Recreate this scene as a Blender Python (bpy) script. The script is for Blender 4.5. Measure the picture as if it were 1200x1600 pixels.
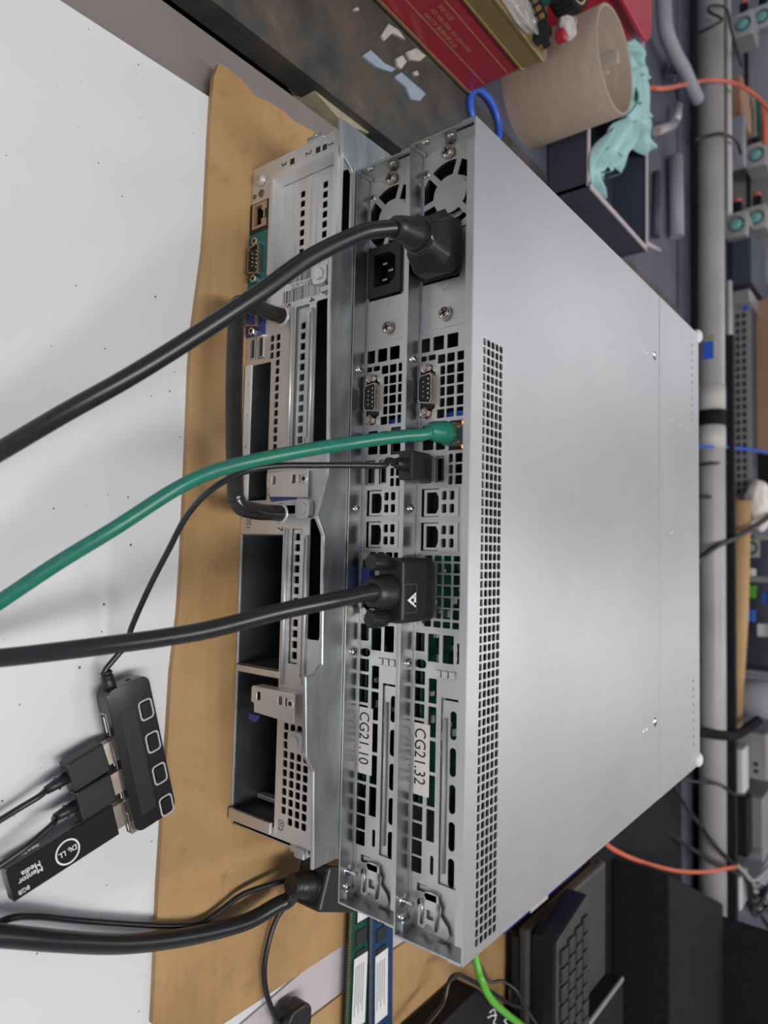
import bpy, bmesh, math, random
import numpy as np
from mathutils import Vector, Matrix, Euler
from mathutils.geometry import tessellate_polygon, delaunay_2d_cdt
random.seed(7)
for o in list(bpy.data.objects): bpy.data.objects.remove(o)
SC = bpy.context.scene
COL = SC.collection
V = Vector
# ------------------------------------------------------------------ camera (a phone held on its side: the room's up is the picture's right)
FP = 1080.77
PITCH, ROLL, YAW = 0.66802, -0.02296, 0.07376
CAM = V((0.23267, -0.30581, 0.35742))
def _cam():
    cx, sx = math.cos(PITCH), math.sin(PITCH); cz, sz = math.cos(YAW), math.sin(YAW); cy, sy = math.cos(ROLL), math.sin(ROLL)
    rz = Matrix(((cz, -sz, 0), (sz, cz, 0), (0, 0, 1)))
    f = rz @ V((0, cx, -sx)); u = rz @ V((0, sx, cx)); r = rz @ V((1, 0, 0))
    return cy*r+sy*u, -sy*r+cy*u, f
RT, UP, FW = _cam()
cd = bpy.data.cameras.new('camera'); cam = bpy.data.objects.new('camera', cd); COL.objects.link(cam)
cam.matrix_world = Matrix(((UP.x, -RT.x, -FW.x, CAM.x), (UP.y, -RT.y, -FW.y, CAM.y), (UP.z, -RT.z, -FW.z, CAM.z), (0, 0, 0, 1)))
cd.sensor_fit = 'VERTICAL'; cd.sensor_height = 24; cd.sensor_width = 18; cd.lens = FP/1600*24
cd.clip_start = .01; cd.clip_end = 50
cd.dof.use_dof = True; cd.dof.focus_distance = .42; cd.dof.aperture_fstop = 5.0
SC.camera = cam
# ------------------------------------------------------------------ world, exposure, lamps
SC.view_settings.view_transform = 'Standard'; SC.view_settings.look = 'None'
SC.view_settings.gamma = 1; SC.view_settings.use_curve_mapping = False; SC.view_settings.exposure = -0.13
w = bpy.data.worlds.new('room_light'); SC.world = w; w.use_nodes = True
w.node_tree.nodes['Background'].inputs[0].default_value = (.80, .84, .93, 1)
w.node_tree.nodes['Background'].inputs[1].default_value = .56
def area(name, loc, rot, sx, sy, power, col=(1, .97, .94)):
    l = bpy.data.lights.new(name, 'AREA'); l.shape = 'RECTANGLE'; l.size = sx; l.size_y = sy; l.energy = power; l.color = col
    o = bpy.data.objects.new(name, l); COL.objects.link(o); o.location = loc; o.rotation_euler = rot; return o
area('ceiling_lamp_light', (.62, 2.1, 1.96), (0, 0, 0), .25, 3.2, 17)
area('ceiling_lamp_light', (-.9, 3.0, 1.96), (0, 0, 0), .3, 2.4, 14, (.93, .95, 1))
area('ceiling_lamp_light', (.55, -.75, 1.96), (0, 0, 0), .3, 1.6, 38)  # added fill lamp behind the camera, brightens the faces turned towards it
# ------------------------------------------------------------------ measuring helpers: where a line of sight meets a plane of the room (metres)
def ray(x, y): return RT*((y-800)/FP)+UP*((x-600)/FP)+FW
def Z(x, y, z=0.0): d = ray(x, y); return CAM+d*((z-CAM.z)/d.z)
def Y(x, y, yy): d = ray(x, y); return CAM+d*((yy-CAM.y)/d.y)
# ------------------------------------------------------------------ materials
def nt(name):
    m = bpy.data.materials.new(name); m.use_nodes = True; n = m.node_tree
    return m, n, n.nodes['Principled BSDF']
def coords(n, scale=(1, 1, 1)):
    tc = n.nodes.new('ShaderNodeTexCoord'); mp = n.nodes.new('ShaderNodeMapping'); mp.inputs['Scale'].default_value = scale
    n.links.new(tc.outputs['Object'], mp.inputs['Vector']); return mp.outputs[0]
def noise(n, vec, scale, detail=4, rough=.55):
    t = n.nodes.new('ShaderNodeTexNoise'); t.inputs['Scale'].default_value = scale; t.inputs['Detail'].default_value = detail
    t.inputs['Roughness'].default_value = rough; n.links.new(vec, t.inputs['Vector']); return t.outputs['Fac']
def ramp(n, fac, stops):
    r = n.nodes.new('ShaderNodeValToRGB'); e = r.color_ramp.elements
    e[0].position, e[0].color = stops[0][0], (*stops[0][1], 1); e[1].position, e[1].color = stops[-1][0], (*stops[-1][1], 1)
    for p, c in stops[1:-1]: k = e.new(p); k.color = (*c, 1)
    n.links.new(fac, r.inputs[0]); return r.outputs[0]
def mat(name, c, rough=.5, metal=0, var=0, scale=40, bump=0, stretch=(1, 1, 1), rvar=0, coat=0, aniso=0, alpha=None, trans=0, emit=0):
    m, n, b = nt(name)
    b.inputs['Base Color'].default_value = (*c, 1); b.inputs['Roughness'].default_value = rough; b.inputs['Metallic'].default_value = metal
    if coat: b.inputs['Coat Weight'].default_value = coat; b.inputs['Coat Roughness'].default_value = .15
    if aniso: b.inputs['Anisotropic'].default_value = aniso
    if trans: b.inputs['Transmission Weight'].default_value = trans
    if alpha is not None: b.inputs['Alpha'].default_value = alpha
    if emit: b.inputs['Emission Color'].default_value = (*c, 1); b.inputs['Emission Strength'].default_value = emit
    vec = coords(n, stretch)
    f = noise(n, vec, scale)
    if var:
        lo = tuple(x*(1-var) for x in c); hi = tuple(min(1, x*(1+var)) for x in c)
        n.links.new(ramp(n, f, [(.3, lo), (.7, hi)]), b.inputs['Base Color'])
    if rvar:
        mr = n.nodes.new('ShaderNodeMapRange'); mr.inputs[3].default_value = rough-rvar; mr.inputs[4].default_value = rough+rvar
        n.links.new(f, mr.inputs[0]); n.links.new(mr.outputs[0], b.inputs['Roughness'])
    if bump:
        bp = n.nodes.new('ShaderNodeBump'); bp.inputs['Strength'].default_value = bump; bp.inputs['Distance'].default_value = .0005
        n.links.new(f, bp.inputs['Height']); n.links.new(bp.outputs[0], b.inputs['Normal'])
    return m
M = {}
M['lid'] = mat('brushed_aluminium', (.60, .59, .61), .36, 1, .05, 9, .12, (60, 3, 3), .05)
M['steel'] = mat('galvanised_steel', (.50, .515, .525), .31, 1, .14, 45, .03, rvar=.08)
M['zinc'] = mat('scratched_zinc', (.56, .59, .60), .36, .95, .16, 30, .04, (1, 4, 1), .10)
M['panel'] = mat('nickel_panel', (.62, .61, .595), .42, .85, .06, 60, .02)
M['silver'] = mat('bright_silver_plate', (.68, .675, .67), .42, .7, .05, 60)
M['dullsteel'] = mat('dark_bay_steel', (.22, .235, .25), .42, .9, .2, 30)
M['screw'] = mat('nickel_screw', (.50, .44, .38), .32, 1, .15, 300)
M['chrome'] = mat('chrome', (.72, .72, .72), .15, 1)
M['dark'] = mat('interior_black', (.012, .012, .014), .6)
M['black'] = mat('black_plastic', (.012, .012, .014), .42, 0, .25, 200, .05)
M['cable'] = mat('black_cable_jacket', (.012, .012, .014), .33, 0, .2, 100, .04)
M['gloss'] = mat('glossy_black_plastic', (.016, .016, .018), .14, 0)
M['softblack'] = mat('matt_black', (.010, .011, .013), .8, 0, .3, 120, .1)
M['softblack'].node_tree.nodes['Principled BSDF'].inputs['Specular IOR Level'].default_value = .25
M['handle'] = mat('dark_coated_bar', (.030, .027, .026), .18, .3, .3, 60)
M['gcable'] = mat('green_network_jacket', (.012, .16, .105), .34, 0, .15, 300, .1)
M['lime'] = mat('lime_cable_jacket', (.10, .42, .03), .4)
M['orange'] = mat('orange_cable_jacket', (.70, .16, .09), .45)
M['ochrepin'] = mat('tan_metal', (.52, .42, .30), .4, .7)
M['blue'] = mat('blue_plastic', (.035, .045, .22), .45)
M['bluering'] = mat('bright_blue_plastic', (.03, .13, .62), .35)
M['green'] = mat('teal_green_panel', (.012, .13, .125), .5)
M['pcb'] = mat('green_circuit_board', (.007, .055, .035), .35, 0, .5, 160)
M['pcbblue'] = mat('blue_circuit_board', (.012, .045, .12), .35, 0, .3, 160)
M['chip'] = mat('dark_chip', (.02, .02, .022), .45)
M['gold'] = mat('gold_contact', (.75, .5, .2), .3, 1)
M['label'] = mat('paper_label', (.90, .84, .78), .6, 0, .04, 60)
M['whitelabel'] = mat('white_label', (.68, .68, .67), .5)
M['ink'] = mat('black_ink', (.012, .012, .014), .6)
M['greyink'] = mat('grey_ink', (.13, .12, .12), .6)
M['ringgrey'] = mat('grey_light_ring', (.42, .43, .44), .4)
M['whiteink'] = mat('white_ink', (.78, .78, .8), .5)
M['goldink'] = mat('gold_ink', (.52, .33, .16), .4, .3)
M['tinred'] = mat('red_tin_paint', (.40, .030, .048), .30, .2, .12, 12, coat=.3)
M['tingold'] = mat('gold_tin', (.56, .43, .20), .32, .85, .06, 30)
M['tube'] = mat('brown_cardboard_tube', (.34, .26, .205), .75, 0, .08, 25, .1, (1, 1, 5))
M['glove'] = mat('teal_glove_rubber', (.34, .58, .57), .5, 0, .12, 20)
M['navy'] = mat('dark_navy_plastic', (.050, .056, .085), .5, 0, .1, 20)
M['rim'] = mat('pale_mauve_edge', (.52, .45, .46), .6)
M['bluepaper'] = mat('faded_blue_paper', (.26, .34, .42), .7, 0, .1, 90)
M['greypaper'] = mat('dirty_white_paper', (.45, .43, .40), .8, 0, .15, 90)
M['ochre'] = mat('aged_foam', (.34, .31, .20), .8, 0, .25, 25, .2)
M['redplastic'] = mat('crimson_plastic', (.42, .02, .04), .35, 0)
M['clear'] = mat('clear_film', (.9, .88, .84), .12, 0, trans=.7, alpha=.75)
M['pvc'] = mat('grey_pipe', (.40, .38, .375), .4, 0, .18, 7)
M['pvcblue'] = mat('blue_grey_pipe', (.30, .31, .35), .5, 0, .06, 10)
M['tubegrey'] = mat('pale_blue_grey_pipe', (.44, .45, .50), .45, 0, .05, 10)
M['cream'] = mat('cream_strip', (.58, .56, .52), .6, 0, .1, 15)
M['tan'] = mat('tan_paper_roll', (.52, .33, .15), .7, 0, .12, 12)
M['brownbox'] = mat('brown_box_card', (.36, .21, .13), .8, 0, .08, 8)
M['greybox'] = mat('grey_painted_metal', (.30, .29, .29), .5, .2, .1, 12)
M['devgrey'] = mat('grey_device_shell', (.055, .053, .053), .5, 0, .15, 120)
M['key'] = mat('dark_keycap', (.035, .035, .038), .5)
M['teal'] = mat('teal_lens', (.22, .55, .52), .3)
M['wallpaint'] = mat('wall_paint', (.62, .62, .64), .8, 0, .03, 3)
M['concrete'] = mat('concrete_floor', (.16, .155, .15), .8, 0, .25, 3, .1)
M['deskgrey'] = mat('worn_grey_laminate', (.20, .178, .172), .5, 0, .08, 14)
M['benchdark'] = mat('dark_bench_top', (.085, .09, .125), .6, 0, .3, 8)  # base tone lifted towards blue to carry lens haze
M['pinkstrip'] = mat('pale_tape', (.50, .45, .47), .5, 0, .05, 30)
M['copper'] = mat('copper', (.6, .3, .2), .35, 1)
M['amber'] = mat('amber_led', (1, .25, .05), .4, emit=3)
M['lamp'] = mat('lamp_tube', (1, .97, .93), .4, emit=6)
def board_mat():
    m, n, b = nt('white_board_surface'); v = coords(n)
    base = ramp(n, noise(n, v, 5), [(.3, (.62, .64, .66)), (.7, (.68, .695, .71))])
    sp = noise(n, v, 330, 0, .5); f = ramp(n, sp, [(.845, (0, 0, 0)), (.86, (1, 1, 1))])
    mx = n.nodes.new('ShaderNodeMix'); mx.data_type = 'RGBA'; n.links.new(f, mx.inputs[0]); n.links.new(base, mx.inputs[6]); mx.inputs[7].default_value = (.12, .11, .1, 1)
    n.links.new(mx.outputs[2], b.inputs['Base Color']); b.inputs['Roughness'].default_value = .38; return m
M['board'] = board_mat()
def card_mat():
    m, n, b = nt('corrugated_cardboard'); v = coords(n)
    c1 = ramp(n, noise(n, v, 9, 6, .6), [(.30, (.29, .165, .065)), (.55, (.41, .25, .108)), (.75, (.47, .30, .145))])
    v2 = coords(n, (1, 14, 1)); c2 = ramp(n, noise(n, v2, 12, 3), [(.35, (.93, .93, .93)), (.65, (1.0, 1.0, 1.0))])
    mx = n.nodes.new('ShaderNodeMix'); mx.data_type = 'RGBA'; mx.blend_type = 'MULTIPLY'; mx.inputs[0].default_value = 1
    n.links.new(c1, mx.inputs[6]); n.links.new(c2, mx.inputs[7]); n.links.new(mx.outputs[2], b.inputs['Base Color'])
    st = ramp(n, noise(n, v, 38, 7, .7), [(.30, (.62, .58, .54)), (.42, (1, 1, 1)), (.70, (1, 1, 1)), (.80, (1.12, 1.1, 1.06))])
    m2 = n.nodes.new('ShaderNodeMix'); m2.data_type = 'RGBA'; m2.blend_type = 'MULTIPLY'; m2.inputs[0].default_value = .7
    n.links.new(mx.outputs[2], m2.inputs[6]); n.links.new(st, m2.inputs[7]); n.links.new(m2.outputs[2], b.inputs['Base Color'])
    b.inputs['Roughness'].default_value = .62
    bp = n.nodes.new('ShaderNodeBump'); bp.inputs['Strength'].default_value = .25; bp.inputs['Distance'].default_value = .001
    n.links.new(noise(n, v2, 12, 3), bp.inputs['Height']); n.links.new(bp.outputs[0], b.inputs['Normal']); return m
M['card'] = card_mat()
def plank_mat():
    m, n, b = nt('grimy_plank'); v = coords(n)
    c = ramp(n, noise(n, v, 16, 8, .68), [(.34, (.030, .030, .030)), (.50, (.058, .060, .056)), (.60, (.095, .070, .055)), (.70, (.12, .115, .10))])
    n.links.new(c, b.inputs['Base Color']); b.inputs['Roughness'].default_value = .55
    bp = n.nodes.new('ShaderNodeBump'); bp.inputs['Strength'].default_value = .6; bp.inputs['Distance'].default_value = .002
    n.links.new(noise(n, v, 30, 5), bp.inputs['Height']); n.links.new(bp.outputs[0], b.inputs['Normal']); return m
M['plank'] = plank_mat()
def brushed():
    m, n, b = nt('brushed_lid_metal'); v = coords(n, (2, 90, 2)); v2 = coords(n, (1, 1, 1))
    b.inputs['Metallic'].default_value = 1
    c = ramp(n, noise(n, v2, 7, 5), [(.3, (.56, .56, .57)), (.7, (.64, .635, .64))]); n.links.new(c, b.inputs['Base Color'])
    f = noise(n, v, 12, 5)
    mr = n.nodes.new('ShaderNodeMapRange'); mr.inputs[3].default_value = .42; mr.inputs[4].default_value = .54
    n.links.new(f, mr.inputs[0]); n.links.new(mr.outputs[0], b.inputs['Roughness'])
    bp = n.nodes.new('ShaderNodeBump'); bp.inputs['Strength'].default_value = .05; bp.inputs['Distance'].default_value = .0003
    n.links.new(f, bp.inputs['Height']); n.links.new(bp.outputs[0], b.inputs['Normal']); return m
M['lid'] = brushed()
# ------------------------------------------------------------------ mesh builder
MM = .001
def rr(x0, z0, x1, z1, r=.6, n=3):
    if x1 < x0: x0, x1 = x1, x0
    if z1 < z0: z0, z1 = z1, z0
    r = min(r, (x1-x0)/2*.999, (z1-z0)/2*.999)
    if r <= 0: return [(x0, z0), (x1, z0), (x1, z1), (x0, z1)]
    out = []
    for cx, cz, a0 in ((x1-r, z0+r, -90), (x1-r, z1-r, 0), (x0+r, z1-r, 90), (x0+r, z0+r, 180)):
        for k in range(n+1):
            a = math.radians(a0+90*k/n); out.append((cx+r*math.cos(a), cz+r*math.sin(a)))
    return out
def circ(cx, cz, r, n=20, a0=0): return [(cx+r*math.cos(a0+2*math.pi*k/n), cz+r*math.sin(a0+2*math.pi*k/n)) for k in range(n)]
def sector(cx, cz, r0, r1, a, b, n=6):
    o = [(cx+r1*math.cos(math.radians(a+(b-a)*k/n)), cz+r1*math.sin(math.radians(a+(b-a)*k/n))) for k in range(n+1)]
    pad = (b-a)*.08
    return o+[(cx+r0*math.cos(math.radians(b-pad-(b-a-2*pad)*k/n)), cz+r0*math.sin(math.radians(b-pad-(b-a-2*pad)*k/n))) for k in range(n+1)]
XZ = (V((0, 0, 0)), V((1, 0, 0)), V((0, 0, 1)))          # a panel facing the viewer (-Y)
XY = (V((0, 0, 0)), V((1, 0, 0)), V((0, 1, 0)))
YZ = (V((0, 0, 0)), V((0, 1, 0)), V((0, 0, 1)))
class MB:
    def __init__(s, sc=MM): s.v = []; s.f = []; s.sm = []; s.sc = sc
    def add(s, vs, fs, smooth=False):
        b = len(s.v); s.v += [V(p)*s.sc for p in vs]; s.f += [tuple(i+b for i in f) for f in fs]; s.sm += [smooth]*len(fs); return s
    def box(s, a, b, fr=None):
        x0, y0, z0 = (min(a[i], b[i]) for i in range(3)); x1, y1, z1 = (max(a[i], b[i]) for i in range(3))
        vs = [V(p) for p in ((x0,y0,z0),(x1,y0,z0),(x1,y1,z0),(x0,y1,z0),(x0,y0,z1),(x1,y0,z1),(x1,y1,z1),(x0,y1,z1))]
        if fr: vs = [fr[0]+fr[1]*p.x+fr[2]*p.y+fr[3]*p.z for p in vs]
        return s.add(vs, [(0,3,2,1),(4,5,6,7),(0,1,5,4),(1,2,6,5),(2,3,7,6),(3,0,4,7)])
    def ext(s, outer, holes=(), fr=XZ, d0=0, t=1.0, smooth=False):
        """flat shape with holes in frame (O,U,V); front face at depth d0 along -N, body of thickness t behind"""
        O, U, W = fr[:3]; N = U.cross(W)
        loops = [list(outer)]+[list(h) for h in holes]
        flat = [p for l in loops for p in l]; n = len(flat)
        if len(loops) < 3:
            tri = tessellate_polygon([[V((p[0], p[1], 0)) for p in l] for l in loops]); fl2 = flat
        else:
            ed = []; k = 0
            for l in loops: m = len(l); ed += [(k+i, k+(i+1) % m) for i in range(m)]; k += m
            vo, _, fo, _, _, _ = delaunay_2d_cdt([V(p) for p in flat], ed, [], 0, 1e-6)
            fl2 = [(p.x, p.y) for p in vo]; tri = []
            bb = [(min(p[0] for p in l), max(p[0] for p in l), min(p[1] for p in l), max(p[1] for p in l)) for l in loops]
            def inside(x, y, l):
                c = False; j = len(l)-1
                for i in range(len(l)):
                    if (l[i][1] > y) != (l[j][1] > y) and x < (l[j][0]-l[i][0])*(y-l[i][1])/(l[j][1]-l[i][1])+l[i][0]: c = not c
                    j = i
                return c
            for f in fo:
                x = sum(fl2[i][0] for i in f)/len(f); y = sum(fl2[i][1] for i in f)/len(f)
                if not inside(x, y, loops[0]): continue
                if any(b_[0] < x < b_[1] and b_[2] < y < b_[3] and inside(x, y, l) for b_, l in zip(bb[1:], loops[1:])): continue
                for q in range(1, len(f)-1): tri.append((f[0], f[q], f[q+1]))
        vs = [O+U*p[0]+W*p[1]-N*d0 for p in flat]+[O+U*p[0]+W*p[1]-N*(d0+t) for p in flat]
        n2 = len(fl2); v3 = [O+U*p[0]+W*p[1]-N*d0 for p in fl2]+[O+U*p[0]+W*p[1]-N*(d0+t) for p in fl2]; f3 = []
        for a, b, c in tri:
            pa, pb, pc = fl2[a], fl2[b], fl2[c]
            ar = (pb[0]-pa[0])*(pc[1]-pa[1])-(pb[1]-pa[1])*(pc[0]-pa[0])
            if abs(ar) < 1e-12: continue
            if ar < 0: b, c = c, b
            f3 += [(a, b, c), (n2+a, n2+c, n2+b)]
        fs = []
        if fl2 is flat: fs = f3
        else: s.add(v3, f3, smooth)
        k = 0
        for l in loops:
            m = len(l)
            ar = sum(l[i][0]*l[(i+1) % m][1]-l[(i+1) % m][0]*l[i][1] for i in range(m))
            flip = (ar < 0) != (k > 0)
            if k > 0: flip = ar > 0
            else: flip = ar < 0
            for i in range(m):
                a, b = k+i, k+(i+1) % m
                fs.append((a, n+a, n+b, b) if not flip else (a, b, n+b, n+a))
            k += m
        return s.add(vs, fs, smooth)
    def cyl(s, p0, p1, r0, r1=None, n=16, caps=True, smooth=True, inner=None):
        r1 = r0 if r1 is None else r1; p0 = V(p0); p1 = V(p1); d = (p1-p0).normalized()
        a = d.orthogonal().normalized(); b = d.cross(a)
        vs = []; fs = []
        for p, r in ((p0, r0), (p1, r1)): vs += [p+(a*math.cos(2*math.pi*k/n)+b*math.sin(2*math.pi*k/n))*r for k in range(n)]
        s.add(vs, [(k, (k+1) % n, n+(k+1) % n, n+k) for k in range(n)], smooth)
        if caps:
            s.add(vs[:n], [tuple(reversed(range(n)))]); s.add(vs[n:], [tuple(range(n))])
        return s
    def tube(s, pts, r, n=12, caps=True):
        pts = [V(p) for p in pts]; rs = r if isinstance(r, (list, tuple)) else [r]*len(pts)
        t0 = (pts[1]-pts[0]).normalized(); a = t0.orthogonal().normalized(); vs = []; m = len(pts)
        for i, p in enumerate(pts):
            t = ((pts[min(i+1, m-1)]-pts[max(i-1, 0)])).normalized()
            a = (a-t*a.dot(t)).normalized(); b = t.cross(a)
            vs += [p+(a*math.cos(2*math.pi*k/n)+b*math.sin(2*math.pi*k/n))*rs[i] for k in range(n)]
        fs = [(i*n+k, i*n+(k+1) % n, (i+1)*n+(k+1) % n, (i+1)*n+k) for i in range(m-1) for k in range(n)]
        s.add(vs, fs, True)
        if caps: s.add(vs[:n], [tuple(reversed(range(n)))]); s.add(vs[-n:], [tuple(range(n))])
        return s
    def lathe(s, prof, c, n=32, axis=V((0, 0, 1))):
        axis = V(axis).normalized(); a = axis.orthogonal().normalized(); b = axis.cross(a); c = V(c); vs = []; m = len(prof)
        for r, h in prof: vs += [c+axis*h+(a*math.cos(2*math.pi*k/n)+b*math.sin(2*math.pi*k/n))*r for k in range(n)]
        return s.add(vs, [(i*n+k, i*n+(k+1) % n, (i+1)*n+(k+1) % n, (i+1)*n+k) for i in range(m-1) for k in range(n)], True)
    def grid(s, P, nu, nv, smooth=True):
        return s.add(P, [(j*nu+i, j*nu+i+1, (j+1)*nu+i+1, (j+1)*nu+i) for j in range(nv-1) for i in range(nu-1)], smooth)
def obj(name, mb, m, parent=None, bevel=0, solid=0, sub=0):
    me = bpy.data.meshes.new(name); me.from_pydata([tuple(p) for p in mb.v], [], mb.f)
    me.materials.append(M[m] if isinstance(m, str) else m)
    me.polygons.foreach_set('use_smooth', mb.sm)
    bm = bmesh.new(); bm.from_mesh(me); bmesh.ops.remove_doubles(bm, verts=bm.verts, dist=2e-6); bm.to_mesh(me); bm.free(); me.validate()
    o = bpy.data.objects.new(name, me); COL.objects.link(o)
    if parent: o.parent = parent
    if solid: k = o.modifiers.new('s', 'SOLIDIFY'); k.thickness = solid; k.offset = 0
    if sub: k = o.modifiers.new('u', 'SUBSURF'); k.levels = sub; k.render_levels = sub
    if bevel: k = o.modifiers.new('b', 'BEVEL'); k.width = bevel*MM; k.segments = 2; k.limit_method = 'ANGLE'; k.angle_limit = .6
    return o
def thing(name, label, cat, loc=(0, 0, 0), rz=0, group=None):
    o = bpy.data.objects.new(name, None); COL.objects.link(o); o.location = loc; o.rotation_euler = (0, 0, rz); o.empty_display_size = .02
    o['label'] = label; o['category'] = cat
    if group: o['group'] = group
    return o
def tag(o, label, cat, group=None):
    o['label'] = label; o['category'] = cat
    if group: o['group'] = group
    return o
def struct(o): o['kind'] = 'structure'; return o
def text(s, size, fr, m, parent=None, name='lettering', sc=MM, ext=.04, align='LEFT', shear=0, width=1.0, bold=0):
    c = bpy.data.curves.new('t', 'FONT'); c.body = s; c.size = size; c.align_x = align; c.shear = shear; c.extrude = ext; c.offset = bold
    c.resolution_u = 3
    t = bpy.data.objects.new('t', c); COL.objects.link(t); bpy.context.view_layer.update()
    me = bpy.data.meshes.new_from_object(t.evaluated_get(bpy.context.evaluated_depsgraph_get()))
    O, U, W = fr[:3]; N = U.cross(W)
    for v in me.vertices: v.co = (O+U*v.co.x*width+W*v.co.y+N*(v.co.z+ext))*sc
    bpy.data.objects.remove(t); bpy.data.curves.remove(c)
    me.name = name; me.materials.clear(); me.materials.append(M[m])
    o = bpy.data.objects.new(name, me); COL.objects.link(o)
    if parent: o.parent = parent
    return o
def spline(pts, n=10):
    P = [V(p) for p in pts]; P = [P[0]*2-P[1]]+P+[P[-1]*2-P[-2]]; out = []
    for i in range(1, len(P)-2):
        for k in range(n):
            t = k/n; a, b, c, d = P[i-1:i+3]
            out.append(.5*((2*b)+(c-a)*t+(2*a-5*b+4*c-d)*t*t+(3*b-a-3*c+d)*t**3))
    out.append(P[-2]); return out
def zpts(l): return [Z(*p) if len(p) == 3 else V(p[:3]) for p in l]
def phillips(mb, c, r, h=1.2, n=18):
    """pan-head screw facing -Y at c, with a cross recess cut in as dark gap"""
    c = V(c); mb.lathe([(0.01, h), (r*.75, h*.95), (r, h*.55), (r, 0)], c, n, V((0, -1, 0)))
    return mb
def cross(mb, c, r, a=.5):
    c = V(c)
    for k in (0, 1):
        u = V((math.cos(a+k*math.pi/2), 0, math.sin(a+k*math.pi/2))); v = V((-u.z, 0, u.x))
        mb.box((-r*.6, -.13*r, 0), (r*.6, .13*r, .12), (c, u, v, V((0, -1, 0))))
# ================================================================== SETTING
def slab(name, x0, y0, z0, x1, y1, z1, m): return struct(obj(name, MB(1).box((x0, y0, z0), (x1, y1, z1)), m))
slab('floor', -4, -2.5, -.77, 4, 5.2, -.75, 'concrete')
slab('wall_back', -4, 5.0, -.75, 4, 5.1, 2.05, 'wallpaint')
slab('ceiling', -4, -2.5, 2.05, 4, 5.2, 2.1, 'wallpaint')
for lx, ly, ln, lb in ((.62, 2.1, 3.2, 'long ceiling tube lamp beyond the server stack'), (-.9, 3.0, 2.4, 'shorter ceiling tube lamp towards the left of the room'), (.55, -.75, 1.6, 'added fill lamp over the near end of the bench, brightening the server backs')):  # last entry is the added fill lamp
    t = thing('ceiling_lamp', lb, 'lamp', (lx, ly, 2.05))
    obj('lamp_housing', MB(1).box((-.06, -ln/2, -.04), (.06, ln/2, 0)), 'wallpaint', t)
    obj('lamp_tube', MB(1).cyl((0, -ln/2, -.06), (0, ln/2, -.06), .016), 'lamp', t)
# ================================================================== BENCHES AND SHEETS
t = thing('workbench', 'grey laminate workbench under the white board and cardboard', 'table', (0, 0, -.012))
obj('bench_top', MB(1).box((-.107, -.62, -.018), (1.6, 1.02, 0)), 'deskgrey', t)
for x, y in ((-.08, -.58), (1.55, -.58), (-.08, .98), (1.55, .98)):
    obj('leg', MB(1).box((x-.02, y-.02, -.738), (x+.02, y+.02, -.018)), 'greybox', t)
obj('white_board', MB(1).ext([(-.0585, -.60), (1.2, -.60), (1.2, .20), (-.0585, .20)], (), XY, .0035, .008), 'board')
tag(bpy.data.objects['white_board'], 'white glossy board lying on the grey bench in front of the servers', 'board')
t = thing('side_bench', 'narrow side bench with a grimy dark plank top left of the servers', 'table', (0, 0, 0))
obj('plank', MB(1).box((-.234, -.5, -.026), (-.124, 1.02, -.004)), 'plank', t)
for y in (-.45, .95): obj('leg', MB(1).box((-.20, y, -.75), (-.16, y+.04, -.026)), 'greybox', t)
tag(obj('dark_bench', MB(1).ext([(-1.3, -.5), (-.236, -.5), (-.236, 1.02), (-1.3, 1.02)], (), XY, .006, .03), 'benchdark'), 'dark bench surface carrying the red tin and cardboard tube', 'table')
tag(obj('foam_strip', MB(1).ext([tuple(Z(x, y, -.012)[:2]) for x, y in ((452, 78), (478, 78), (520, 110), (560, 150), (606, 196), (575, 208), (545, 196), (530, 186), (490, 140))], (), XY, .012, .02), 'ochre'),
    'aged yellow-green foam strip wedged between the plank and the grey bench', 'foam')
for pts, m, lb in (([(565, 88), (578, 79), (600, 100), (617, 108), (611, 113), (588, 106)], 'bluepaper', 'faded blue paper scrap on the plank, nearer the cable gap'),
                   ([(617, 119), (626, 114), (664, 147), (655, 158), (642, 156), (633, 136), (618, 124)], 'bluepaper', 'faded blue paper scrap on the plank, farther piece beside the tin'),
                   ([(595, 56), (606, 38), (622, 48), (632, 62), (612, 52), (600, 64)], 'greypaper', 'dirty white scrap on the plank beside the red tin'),
                   ([(634, 82), (650, 76), (664, 88), (655, 96), (640, 94)], 'greypaper', 'crumpled pale scrap lying against the tin edge'),
                   ([(618, 92), (628, 87), (634, 97), (626, 108), (620, 104)], 'greypaper', 'small pale paint flake between the two blue scraps'),
                   ([(552, 14), (558, 12), (560, 17), (554, 18)], 'greypaper', 'tiny pale chip near the picture edge on the plank'),
                   ([(645, 113), (651, 111), (653, 118), (648, 119)], 'greypaper', 'tiny pale chip beside the farther blue scrap')):
    tag(obj('paper_scrap', MB(1).ext([tuple(Z(x, y, -.003)[:2]) for x, y in pts], (), XY, .0020, .0020), m), lb, 'scrap')
# cardboard sheets
def sheet(name, pts, z, th, m, lb, cat):
    o = obj(name, MB(1).ext([tuple(Z(x, y, z)[:2]) if len(p) == 2 and x > 10 else p for p in pts for x, y in (p,)], (), XY, -z, th), m); return tag(o, lb, cat)
fr_ = [(341, 100), (333, 122), (331, 150), (328, 200), (325, 260), (323, 300), (321, 350), (318, 390), (310, 450), (302, 510), (297, 570), (292, 700), (284, 880), (279, 960), (268, 1050), (262, 1150), (253, 1290), (247, 1390), (241, 1540), (238, 1600)]
card1 = [tuple(Z(x, y, .0)[:2]) for x, y in fr_]+[tuple(Z(x, y, 0)[:2]) for x, y in ((345, 1602),)]+[tuple(Z(534, 1478, 0)[:2]), (.5325, .62), (-.06, .62), (-.062, .11)]+[tuple(Z(x, y, 0)[:2]) for x, y in ((500, 212), (460, 190), (440, 172), (420, 160), (398, 150), (375, 122), (348, 102))]
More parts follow.
